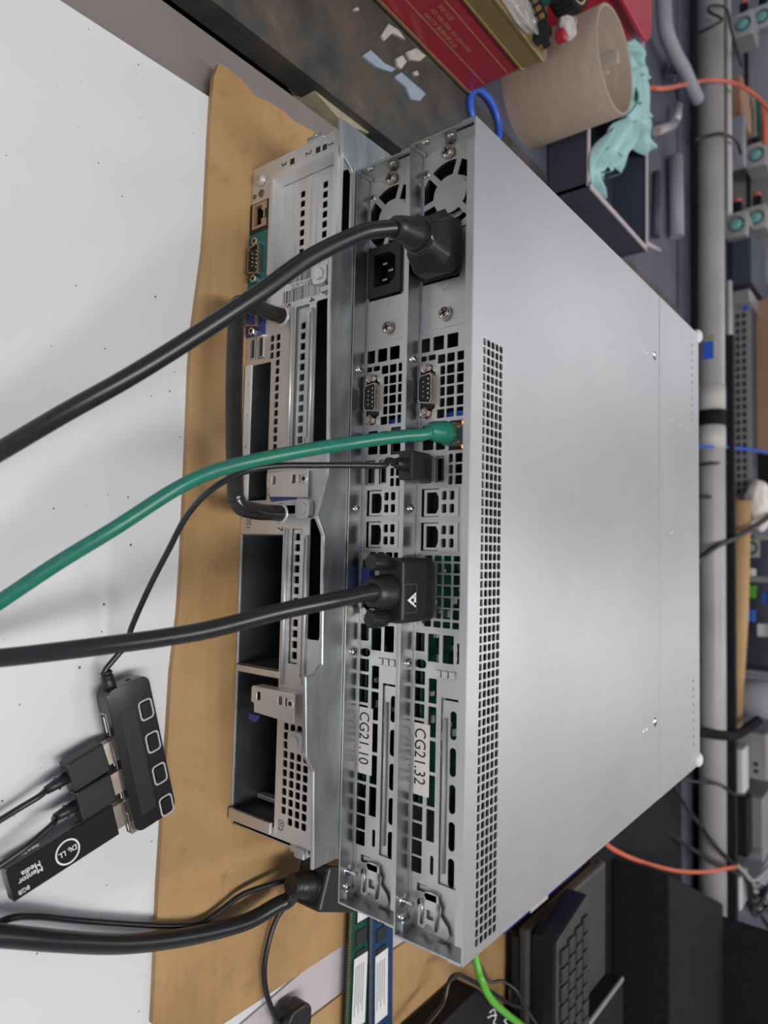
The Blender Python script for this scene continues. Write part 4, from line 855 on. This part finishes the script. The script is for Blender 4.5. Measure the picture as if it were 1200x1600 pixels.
# things on the lid: slot bracket and crumpled film
br = thing('slot_bracket', 'black metal card bracket with a green edge resting on the gold lid', 'bracket', (-.243, .252, .0875))
_u = V((.35, .93, -.02)).normalized(); _w = V((-.35, .10, .93)); _w = (_w-_u*_w.dot(_u)).normalized(); fb = (V((0, 0, 0)), _u, _w)
d = MB(); d.ext([(14, -4), (14, 3), (8, 3), (6, 8), (-2, 9), (-4, 8), (-8, 8), (-9, 10), (-120, 10), (-120, -9), (-10, -9), (-8, -8), (-3, -8), (0, -10), (8, -10), (8, -4)], [rr(-16-7.4*i, -3+6*j, -11-7.4*i, 1.6+6*j, .8) for i in range(9) for j in (0, 1)], fb, 0, 1); obj('bracket_plate', d, 'softblack', br, .3)
d = MB(); d.ext(rr(-110, 10, -18, 16, 1), (), fb, 1, 1.4); obj('card_edge', d, 'pcb', br)
rnd = random.Random(11)
def crumple(name, c, ru, rv, rw, m, lb, cat, seed=1, nu=26, nv=16, amp=.35, solid=.0006):
    rnd = random.Random(seed); ph = [(rnd.uniform(0, 6.28), rnd.uniform(1.5, 7), rnd.uniform(1.5, 7), rnd.uniform(.3, 1)) for _ in range(9)]
    P = []
    for j in range(nv):
        v = math.pi*(j/(nv-1)-.5)
        for i in range(nu):
            u = 2*math.pi*i/(nu-1); s = 1
            for a, fu, fv, am in ph: s += amp/3*am*math.sin(round(fu)*u+a)*abs(math.cos(fv*v+a))
            P.append(V(c)+V((ru*math.cos(v)*math.cos(u)*s, rv*math.cos(v)*math.sin(u)*s, rw*math.sin(v)*s)))
    return tag(obj(name, MB(1).grid(P, nu, nv), m, None, sub=1), lb, cat)
crumple('plastic_wrap', Z(806, 4, .084), .014, .04, .008, 'clear', 'crumpled clear plastic film lying in the gold lid', 'film', 4)
# cardboard tube
c_ = (-.2985, .3985); R_ = 54.5
tb = thing('cardboard_tube', 'wide brown cardboard tube standing open end up behind the tin', 'tube', (c_[0], c_[1], -.006))
d = MB(); d.lathe([(R_, 0), (R_, 107), (R_-1.2, 108.2), (R_-3.4, 108.2), (R_-4.2, 107), (R_-4.2, 1), (0.1, 1)], (0, 0, 0), 56); obj('tube_wall', d, 'tube', tb)
d = MB(); d.box((-36, 30, 60), (-20, 36, 100)); d.box((-20, 34, 50), (-14, 38, 88)); obj('clear_tape_inside', d, 'clear', tb, 2)
# blue ring
rg = thing('blue_ring', 'bright blue plastic ring lying between tube and plank', 'ring', (*Z(758, 182, -.001)[:2], -.001))
d = MB(); n = 40; d.tube([(24*math.cos(2*math.pi*k/n), 30*math.sin(2*math.pi*k/n), 0) for k in range(n+1)], 3.6, 10); obj('ring_band', d, 'bluering', rg)
# open dark tray
zt = .046; a_, b_, c2, d2_ = (Z(915, 205, zt), Z(917, 290, zt), Z(1010, 393, zt), Z(1018, 240, zt))
tr = thing('open_tray', 'open dark navy tray with pale rims left of the stack, glove hanging over', 'tray', (0, 0, 0))
x1, y0, y1 = b_.x, b_.y, c2.y; x0 = min(a_.x, d2_.x)-.10
d = MB(1); th = .003
d.box((x0, y0, -.006), (x1, y1, -.003))
for bx_ in (((x0, y0, -.004), (x1, y0+th, zt)), ((x0, y1-th, -.004), (x1, y1, zt)), ((x0, y0, -.004), (x0+th, y1, zt)), ((x1-th, y0, -.004), (x1, y1, zt))): d.box(*bx_)
obj('tray_body', d, 'navy', tr)
d = MB(1)
for bx_ in (((x0, y0-.001, zt), (x1+.001, y0+.005, zt+.002)), ((x0, y1-.005, zt), (x1, y1+.001, zt+.002)), ((x1-.005, y0, zt), (x1+.001, y1, zt+.002))): d.box(*bx_)
obj('pale_rim', d, 'rim', tr)
# teal glove: folded heap over the tray rim
def glove():
    rnd = random.Random(21)
    R = thing('rubber_glove', 'crumpled pale teal rubber glove heaped over the tray behind the tube', 'glove', Z(975, 180, .05))
    base = Z(975, 180, .05)
    outline = [(953, 62, 30), (985, 58, 26), (1002, 90, 30), (1015, 130, 32), (1008, 175, 36), (1018, 215, 32), (1005, 243, 20), (975, 236, 34), (950, 262, 26), (940, 300, 10)]
    def sheet_(pts, width, seed, name='glove_fold'):
        rn = random.Random(seed); cen = spline([Z(x, y, z) for x, y, z in pts], 8); nu = 15; P = []
        ph = [rn.uniform(0, 6.28) for _ in range(4)]
        for i, p in enumerate(cen):
            t = (cen[min(i+1, len(cen)-1)]-cen[max(i-1, 0)]).normalized(); sd = t.cross(V((0, .45, .9))).normalized(); nm = sd.cross(t)
            f = i/(len(cen)-1); wv = width*(.65+.35*math.sin(math.pi*f))*(1+.18*math.sin(9*f+ph[3]))
            for k in range(nu):
                s = k/(nu-1)*2-1
                h = .0065*math.sin(s*6+ph[0]+2.2*math.sin(f*4))+.0025*math.sin(s*12+ph[1]+3*f)-.012*s*s+.003*math.sin(f*10+ph[2]+s*2)
                P.append(p+sd*(wv*s)+nm*h-base)
        return MB(1).grid(P, nu, len(cen))
    mb = sheet_([(970, 75, .055), (990, 105, .060), (997, 160, .062), (990, 215, .060), (965, 255, .055)], .040, 1); obj('palm', mb, 'glove', R, solid=.0012, sub=1)
    for i, (pts, wd) in enumerate((([(980, 62, .05), (1002, 85, .055), (1010, 125, .055)], .018), ([(1002, 120, .06), (1012, 150, .06), (1014, 185, .055), (1006, 205, .05)], .020),
                                   ([(998, 165, .065), (1010, 200, .06), (1016, 232, .048)], .020), ([(985, 190, .066), (975, 225, .062), (955, 255, .056), (945, 268, .052)], .024),
                                   ([(975, 205, .062), (950, 235, .056), (935, 262, .054), (936, 285, .048), (942, 303, .03)], .016), ([(975, 100, .062), (985, 140, .066), (992, 190, .066)], .022))):
        obj('glove_finger', sheet_(pts, wd, 10+i), 'glove', R, solid=.0012, sub=1)
glove()
# crimson crate behind the tube and junk above the tin
rc = thing('crimson_crate', 'crimson plastic crate with rounded corner behind the tube', 'crate', (0, 0, 0))
A_ = Z(1000, 48, .085)
d = MB(1); d.ext(rr(A_.x-.30, A_.y-.34, A_.x, A_.y+.03, .03, 5), (), XY, -.085, .088); obj('crate_body', d, 'redplastic', rc)
d = MB(1); d.ext(rr(A_.x-.31, A_.y-.35, A_.x+.006, A_.y+.038, .034, 5), (), XY, -.088, .006); obj('crate_rim', d, 'redplastic', rc, 2)
A_ = Z(905, 15, .105)
tw = thing('tape_roll', 'dark ridged roll with yellow inner band near the top edge', 'roll', (A_.x-.035, A_.y-.004, .089))
d = MB(); d.lathe([(18, -8), (30, -8), (31, -6), (31, 12), (30, 14), (24, 14), (18, 8)], (0, 0, 0), 40); obj('roll_body', d, 'softblack', tw)
d = MB(); d.lathe([(24, 13.8), (25.6, 14.6), (27, 13.8)], (0, 0, 0), 40); obj('yellow_band', d, 'ochre', tw)
d = MB()
for k in range(30): a = 2*math.pi*k/30; d.box((30.6, -1, -5), (31.8, 1, 10), (V((0, 0, 0)), V((math.cos(a), math.sin(a), 0)), V((-math.sin(a), math.cos(a), 0)), V((0, 0, 1))))
obj('ridges', d, 'black', tw)
crumple('plastic_wrap', Z(886, 40, .085), .012, .016, .008, 'greypaper', 'pale crumpled wrap between bracket and tube', 'wrap', 8)
tag(obj('red_cap', MB(1).box((*Z(878, 42, .088)[:2], .080), (*(Z(878, 42, .088)+V((.010, .010, 0)))[:2], .090)), 'redplastic', None, 2), 'small red plastic cap beside the card bracket', 'cap')
# gap full of cables
for pts, r, m, lb in (([(300, 4), (345, 30), (390, 62), (420, 82)], .0035, 'cable', 'black cable lying deep in the gap between bench and plank'),
                      ([(330, -10), (360, 12), (370, 45), (400, 60), (425, 70)], .0022, 'copper', 'bare copper wire curling in the gap between bench and plank'),
                      ([(340, 0), (352, 30), (372, 22), (400, 40)], .0018, 'silver', 'silver wire curl in the gap between bench and plank')):
    cable('gap_cable', [Z(x, y, -.03) for x, y in pts], r, m, lb)
for x, y, lb in ((343, 26, 'copper ring terminal in the bench gap nearer the picture edge'), (411, 76, 'copper ring terminal in the bench gap beside the foam strip')):
    p = Z(x, y, -.025); d = MB(1); d.lathe([(.003, -.001), (.006, -.001), (.006, .002), (.003, .002), (.003, -.001)], p, 20, V((.3, -.2, .9))); tag(obj('ring_terminal', d, 'copper'), lb, 'terminal')
tag(obj('cable_trunk', MB(1).box((-.150, -.5, -.09), (-.104, .5, -.05)), 'softblack'), 'black cable duct below the gap between bench and plank', 'duct')
# ================================================================== BACK OF THE ROOM
yb = 1.10
pp_ = thing('back_pipe', 'long grey pipe running across behind the servers', 'pipe', (0, yb, .034))
d = MB(1); d.tube([(-1.1, 0, .002), (-.2, 0, .001), (.5, 0, 0), (1.1, 0, -.002)], .0235, 28); obj('pipe_run', d, 'pvc', pp_)
for px0, px1, m, nm in ((640, 664, 'softblack', 'dark_sleeve'), (600, 638, 'cream', 'pale_sleeve'), (666, 700, 'cream', 'pale_sleeve')):
    xa = Y(1105, px0, yb-.02).x; xb = Y(1105, px1, yb-.02).x; d = MB(1); d.tube([(xa, 0, .001), (xb, 0, .001)], .0245 if m == 'softblack' else .0240, 28); obj(nm, d, m, pp_)
xa = Y(1105, 535, yb-.02).x; xb = Y(1105, 562, yb-.02).x
d = MB(1); d.ext([(-.0035, -.001), (.0035, -.001), (.0035, .001), (-.0035, .001)], (), (V((xa, -.0238, .004)), V((0, 0, 1)), V((0, 1, 0))), 0, .001); d.box((xa, -.0245, -.008), (xb, -.0225, .010)); obj('blue_sticker', d, 'bluering', pp_)
d = MB(1); d.box((xa-.012, -.0245, .0), (xa-.002, -.0225, .012)); obj('yellow_sticker', d, 'ochre', pp_)
tag(obj('dark_rail', MB(1).box((-.20, yb+.027, -.02), (1.4, yb+.045, .066)), 'softblack'), 'dark rail close behind the long grey pipe', 'rail')
tag(obj('pipe_shade_strip', MB(1).box((-1.3, yb+.027, -.02), (-.2005, yb+.040, .052)), 'benchdark'), 'slate strip coloured as the shade along the left half of the long grey pipe', 'rail')  # shade along the pipe, given as a slate-coloured strip
tag(obj('cream_rail', MB(1).tube([(Y(1136, -40, 1.15).x, 1.15, .057), (Y(1136, 336, 1.15).x, 1.15, .057)], .0055, 10), 'cream'), 'thin cream rail behind the pipe at the left', 'rail')
tag(obj('cream_rail', MB(1).tube([(Y(1136, 440, 1.15).x, 1.15, .056), (Y(1136, 790, 1.15).x, 1.15, .056)], .0055, 10), 'cream'), 'thin cream rail behind the pipe beside the drive grille', 'rail')
tag(obj('back_bench', MB(1).box((-1.8, 1.18, -.05), (2.2, 2.6, -.02)), 'benchdark'), 'dark back bench carrying the blurred equipment', 'table')
tag(obj('back_mat', MB(1).box((-1.3, 1.021, -.05), (1.6, 1.12, -.003)), 'benchdark'), 'black mat strip in front of the long grey pipe', 'mat')
tag(obj('tan_roll', MB(1).tube([(Y(1130, 783, 1.20).x, 1.205, .062), (Y(1135, 960, 1.2).x, 1.205, .058), (Y(1142, 1145, 1.20).x, 1.205, .050)], [.020, .018, .011], 24), 'tan'), 'tan paper roll lying behind the long pipe', 'roll')
# drive-bay server
y_ = 1.27; xa = Y(1155, 478, y_).x; xb = Y(1155, 786, y_).x; za = Y(1140, 630, y_).z; zb = Y(1174, 630, y_).z
sv = thing('storage_server', 'blurred storage server with a perforated drive front behind the pipe', 'server', (xa, y_, -.02))
w_ = (xb-xa)*1000; hh = (zb+.02)*1000
d = MB(); d.box((0, 3, 0), (w_, 60, hh)); obj('server_body', d, 'navy', sv, 1)
hl = [rr(16+i*(w_-30)/24, hh-30+j*12, 16+i*(w_-30)/24+(w_-30)/24*.72, hh-21+j*12, 1) for i in range(24) for j in (0, 1)]
d = MB(); d.ext(rr(0, 0, w_, hh, 2), hl, (V((0, 0, 0)), V((1, 0, 0)), V((0, 0, 1))), 0, 3); obj('drive_front', d, 'greybox', sv)
d = MB(); d.box((0, -2, hh-38), (w_, 2, hh-33)); obj('front_trim', d, 'silver', sv)
d = MB(); d.box((2, -2, hh-14), (12, 0, hh-4)); obj('blue_badge', d, 'bluering', sv)
y_ = 1.30; y_ = 1.345; tag(obj('carton', MB(1).box((Y(1185, 468, y_).x, y_, -.02), (Y(1185, 706, y_).x, y_+.4, .165)), 'brownbox', None, 3), 'brown carton behind the blurred storage server', 'box')
# left: fan modules
mod = None
def fan_module(px, py, y_, lb):
    p = Y(px, py, y_); R = thing('fan_module', lb, 'fan module', (p.x, y_, p.z), 0, None)
    d = MB(); d.box((-26, 0, -22), (26, 60, 20)); obj('module_body', d, 'greybox', R, 3)
    d = MB(); d.ext(rr(-26, -22, 26, 20, 6), [circ(0, 0, 15, 24)], (V((0, -2, 0)), V((1, 0, 0)), V((0, 0, 1))), 0, 3); obj('silver_frame', d, 'silver', R, .6)
    d = MB(); d.lathe([(15, 1), (15, 4), (13.6, 4)], (0, 0, 0), 28, V((0, -1, 0))); obj('dark_ring', d, 'softblack', R)
    d = MB(); d.lathe([(0, 3), (8, 2.4), (12.5, 0)], (0, 0, 0), 24, V((0, -1, 0))); obj('teal_lens', d, 'teal', R)
    d = MB(); d.box((-52, 4, -8), (-26, 24, 8)); obj('plug_block', d, 'softblack', R, 2); d = MB(); d.cyl((-52, 12, 0), (-60, 12, 0), 8, 7); obj('orange_knob', d, 'orange', R)
for px, py, y_, lb in ((1151, 351, 1.24, 'turquoise-eyed fan module behind the pipe, nearest the pipe of the four lowest'), (1182, 340, 1.33, 'turquoise-eyed fan module standing right beside and above the nearest one'), (1182, 242, 1.33, 'turquoise-eyed fan module below the yellow tag'),
                       (1161, 38, 1.28, 'turquoise-eyed fan module close to the left end of the pipe'), (1191, 26, 1.36, 'turquoise-eyed fan module cut by the corner of the picture')): fan_module(px, py, y_, lb)
for a, b, y_, m, lb in (((1142, 360), (1175, 440), 1.26, 'navy', 'dark grey equipment case right of the fan modules'), ((1148, 60), (1205, 215), 1.38, 'pvcblue', 'slate equipment lid at the far left behind the pipe'), ((1160, 250), (1205, 330), 1.42, 'greybox', 'grey equipment case between the fan modules'),
                        ((1175, 350), (1205, 440), 1.4, 'pvcblue', 'slate case behind the lowest fan modules'), ((1143, 120), (1158, 172), 1.22, 'brownbox', 'narrow brown block standing behind the cream rail'), ((1146, 455), (1172, 470), 1.24, 'greybox', 'small grey connector block beside the storage server')):
    p = Y(a[0], a[1], y_); q = Y(b[0], b[1], y_)
    R = thing('equipment_case', lb, 'equipment', ((p.x+q.x)/2, y_, -.02)); hw = abs(q.x-p.x)*500; ht = (max(p.z, q.z)+.02)*1000
    d = MB(); d.box((-hw, 0, 0), (hw, 220, ht)); obj('case_body', d, m, R, 3); d = MB(); d.box((-hw*.8, -2, ht*.55), (hw*.8, 0, ht*.62)); obj('case_seam', d, 'dark', R)
p = Y(1152, 205, 1.21); tag(obj('terminal_strip', MB(1).box((p.x-.03, 1.205, p.z-.02), (p.x+.07, 1.235, p.z+.012)), 'pvcblue', None, 2), 'pale blue terminal strip under the orange-red cable', 'connector')
for k, (px, py, m, nm) in enumerate(((1176, 178, 'ochre', 'yellow'), (1184, 180, 'green', 'green'), (1192, 190, 'orange', 'orange'))):
    cable('ribbon_wire', [Y(px, py-24, 1.2), Y(px+3, py, 1.2), Y(px+4, py+35, 1.21)], .006, m, nm+' wire hanging under the orange-red cable')
cable('orange_cable', [Z(1015, 137, .05), Z(1040, 138, .06), Y(1080, 130, 1.0), Y(1110, 125, 1.05), Y(1140, 128, 1.1), Y(1165, 138, 1.12), Y(1185, 153, 1.14), Y(1200, 170, 1.15), Y(1215, 190, 1.15)], .0035, 'orange', 'orange-red cable running from the glove over the back pipe')
cable('blue_cable', [Y(1085, 697, 1.05), Y(1110, 698, 1.07), Y(1150, 700, 1.15), Y(1210, 708, 1.2)], .0028, 'bluering', 'thin blue cable crossing the back pipe')
cable('thin_cable', [Y(1085, 727, 1.06), Y(1115, 724, 1.07), Y(1145, 722, 1.15)], .003, 'cable', 'thin black cable crossing the pipe below the blue cable')
cable('thin_cable', [Y(1085, 775, 1.06), Y(1105, 776, 1.07), Y(1125, 779, 1.12)], .0035, 'cable', 'thin black cable crossing the pipe beside the tan roll end')
cable('black_cable', [Y(1085, 882, 1.02), Y(1100, 868, 1.05), Y(1120, 853, 1.07), Y(1150, 840, 1.13), Y(1175, 825, 1.18), Y(1210, 802, 1.25)], .0052, 'cable', 'thick black cable rising over the pipe and tan roll')
cable('thin_cable', [Y(1085, 219, 1.05), Y(1105, 213, 1.06), Y(1128, 209, 1.07), Y(1150, 220, 1.13), Y(1158, 240, 1.18)], .0030, 'cable', 'dark cable arching over the pipe below the orange-red one')
cable('thin_cable', [Y(1092, 52, 1.05), Y(1115, 40, 1.05), Y(1128, 30, 1.06), Y(1108, 18, 1.05), Y(1112, 9, 1.05), Y(1135, 14, 1.08), Y(1142, 45, 1.1), Y(1160, 105, 1.15)], .0026, 'cable', 'dark looped cable over the left end of the pipe')
cable('black_strap', [Y(1090, 1144, 1.05), Y(1100, 1145, 1.06), Y(1130, 1149, 1.09), Y(1155, 1146, 1.14), Y(1185, 1125, 1.2)], .009, 'softblack', 'thick black strap crossing the pipe near the grey upright pipe', 'strap')
cable('thin_cable', [Y(1040, 1215, .95), Y(1090, 1222, 1.03), Y(1125, 1226, 1.07), Y(1145, 1240, 1.12), Y(1165, 1242, 1.15)], .0026, 'cable', 'thin black cable crossing the pipe near the white box')
cable('thin_cable', [Y(1045, 1215, .9), Y(1075, 1265, .98), Y(1100, 1297, 1.05), Y(1128, 1332, 1.07), Y(1150, 1355, 1.12)], .0036, 'cable', 'black cable slanting over the pipe, lower of the two')
cable('thin_cable', [Y(1000, 1265, .85), Y(1050, 1305, .95), Y(1095, 1335, 1.04), Y(1120, 1352, 1.07), Y(1150, 1362, 1.12)], .0036, 'cable', 'black cable slanting towards the orange cable end')
y_ = 1.24; p = Y(1152, 1090, y_)
tag(obj('upright_pipe', MB(1).tube([(p.x, y_+.01, -.02+.07), (p.x, y_+.02, .1), (p.x+.012, y_+.03, .24)], .038, 32), 'tubegrey'), 'short blue-grey pipe standing behind the black strap', 'pipe')
def case(name, a, b, y_, m, lb, cat, dep=.15, extra=None, z0=-.02):
    p = Y(*a, y_); q = Y(*b, y_); R = thing(name, lb, cat, ((p.x+q.x)/2, y_, z0)); hw = abs(q.x-p.x)*500; ht = (max(p.z, q.z)-z0)*1000
    d = MB(); d.box((-hw, 0, 0), (hw, dep*1000, ht)); obj('box_body', d, m, R, 3)
    if extra: extra(R, hw, ht)
def twoholes(R, hw, ht):
    d = MB()
    for k in (0, 1): d.box((hw*.25+k*hw*.3, -.6, ht-24), (hw*.42+k*hw*.3, 0, ht-16))
    obj('vent_hole', d, 'dark', R)
case('white_carton', (1138, 1168), (1162, 1243), 1.19, 'board', 'plain white carton behind the dark rail', 'box', .05)
case('metal_box', (1168, 1143), (1199, 1222), 1.25, 'greybox', 'grey metal box with two small holes behind the pipe', 'box', .2, twoholes)
case('power_adapter', (1146, 1246), (1168, 1342), 1.2, 'softblack', 'black adapter below the grey metal box', 'adapter', .05)
case('metal_box', (1168, 1244), (1193, 1350), 1.26, 'greybox', 'tall grey metal box right of the black adapter', 'box', .2)
case('white_carton', (1140, 1368), (1158, 1425), 1.17, 'board', 'white block at the right end of the pipe', 'box', .06)
case('carton', (1192, 1236), (1212, 1292), 1.36, 'tan', 'tan carton at the far right back', 'box', .2)
case('equipment_case', (1168, 1368), (1186, 1440), 1.30, 'pvcblue', 'blue-grey case behind the cable tangle', 'equipment', .2)
for k in range(9):
    y0_ = 1.16+.01*k; cable('tangled_cable', [Y(1150+3*(k % 3), 1350+5*k, y0_), Y(1162+4*(k % 4), 1362+6*k, y0_+.02), Y(1180, 1375+9*((k*5) % 7), y0_+.03), Y(1215, 1340+16*k, y0_+.06)], .004, 'cable' if k % 3 else 'pvc', None)
for i, o in enumerate([o for o in bpy.data.objects if o.name.startswith('tangled_cable')]): tag(o, '%s cable in the tangle at the right end of the pipe' % ('pale grey' if i % 3 == 0 else 'black'), 'cable', 'tangle of cables behind the pipe')
# open frame with boards behind the roll
fm = thing('open_rack', 'open grey metal frame with a fan and coloured connectors behind the roll', 'equipment', (Y(1180, 905, 1.3).x, 1.3, -.02))
xl = (Y(1180, 835, 1.3).x-Y(1180, 905, 1.3).x)*1000; xr_ = (Y(1180, 1055, 1.3).x-Y(1180, 905, 1.3).x)*1000
d = MB(); d.box((xl, 0, 0), (xr_, 8, 40)); d.box((xl, -10, 122), (xr_, 4, 140)); d.box((xl, -8, 90), (xl+12, 6, 190)); d.box((xr_-10, -8, 60), (xr_, 6, 190)); d.box((-6, -4, 40), (6, 6, 130)); obj('frame_bars', d, 'greybox', fm, 1)
d = MB(); d.box((xl, 60, 0), (xr_, 66, 260)); obj('backing', d, 'benchdark', fm)
d = MB(); cx = (Y(1172, 856, 1.3).x-Y(1180, 905, 1.3).x)*1000; cz = (Y(1172, 856, 1.3).z+.02)*1000; d.ext(rr(cx-20, cz-18, cx+20, cz+18, 3), [circ(cx, cz, 15, 24)], (V((0, -2, 0)), V((1, 0, 0)), V((0, 0, 1))), 0, 6); d.cyl((cx, 0, cz), (cx, 8, cz), 9); obj('small_fan', d, 'silver', fm)
for pxx, pyy, m, nm in ((1170, 898, 'label', 'socket_block'), (1172, 925, 'lime', 'green_connector'), (1170, 962, 'bluering', 'blue_connector'), (1198, 935, 'bluering', 'blue_connector'), (1190, 985, 'whitelabel', 'white_connector')):
    p = Y(pxx, pyy, 1.3); x = (p.x-Y(1180, 905, 1.3).x)*1000; z = (p.z+.02)*1000; d = MB(); d.box((x-13, 4, z-9), (x+13, 30, z+9)); obj(nm, d, m, fm, 1)
crumple('plastic_wrap', Y(1185, 790, 1.26), .05, .03, .025, 'label', 'crumpled pale wrap between brown carton and frame', 'wrap', 15)
case('dark_block', (1178, 712), (1206, 775), 1.36, 'softblack', 'dark block between the brown carton and the open frame', 'box', .2)
# chrome tubing at the left behind the tray
for pts, r, m, lb in (([(1036, -20), (1037, 15), (1041, 50), (1055, 85), (1068, 108), (1080, 135), (1090, 155)], .012, 'pvcblue', 'bent slate metal tube behind the red crate'),
                      ([(1002, -10), (1003, 40), (1003, 85)], .004, 'silver', 'thin straight metal rod beside the red crate'),):
    cable('metal_tube', [Z(x, y, .03) for x, y in pts], r, m, lb, 'tube')
for a, b, m, lb in (((1060, 165), (1055, 190), 'silver', 'short silver bar on the dark bench below the chrome tube'), ((1025, 205), (1052, 196), 'pvc', 'short pale grey bar on the dark bench beside the glove'), ((1055, 245), (1057, 370), 'pvcblue', 'long slate bar on the dark bench near the pipe'), ((1026, 270), (1024, 370), 'navy', 'dark bar lying beyond the open tray'), ((1058, 95), (1046, 122), 'navy', 'slate block under the bent chrome tube')):
    tag(obj('metal_bar', MB(1).tube([Z(*a, .008), Z(*b, .008)], .008 if m != 'pvcblue' else .013, 10), m), lb, 'bar')
tag(obj('white_rod', MB(1).tube([Z(1002, 376, .02), Z(1030, 391, .02)], .0035, 8), 'rim'), 'short pale stick at the tip of the open tray', 'stick')
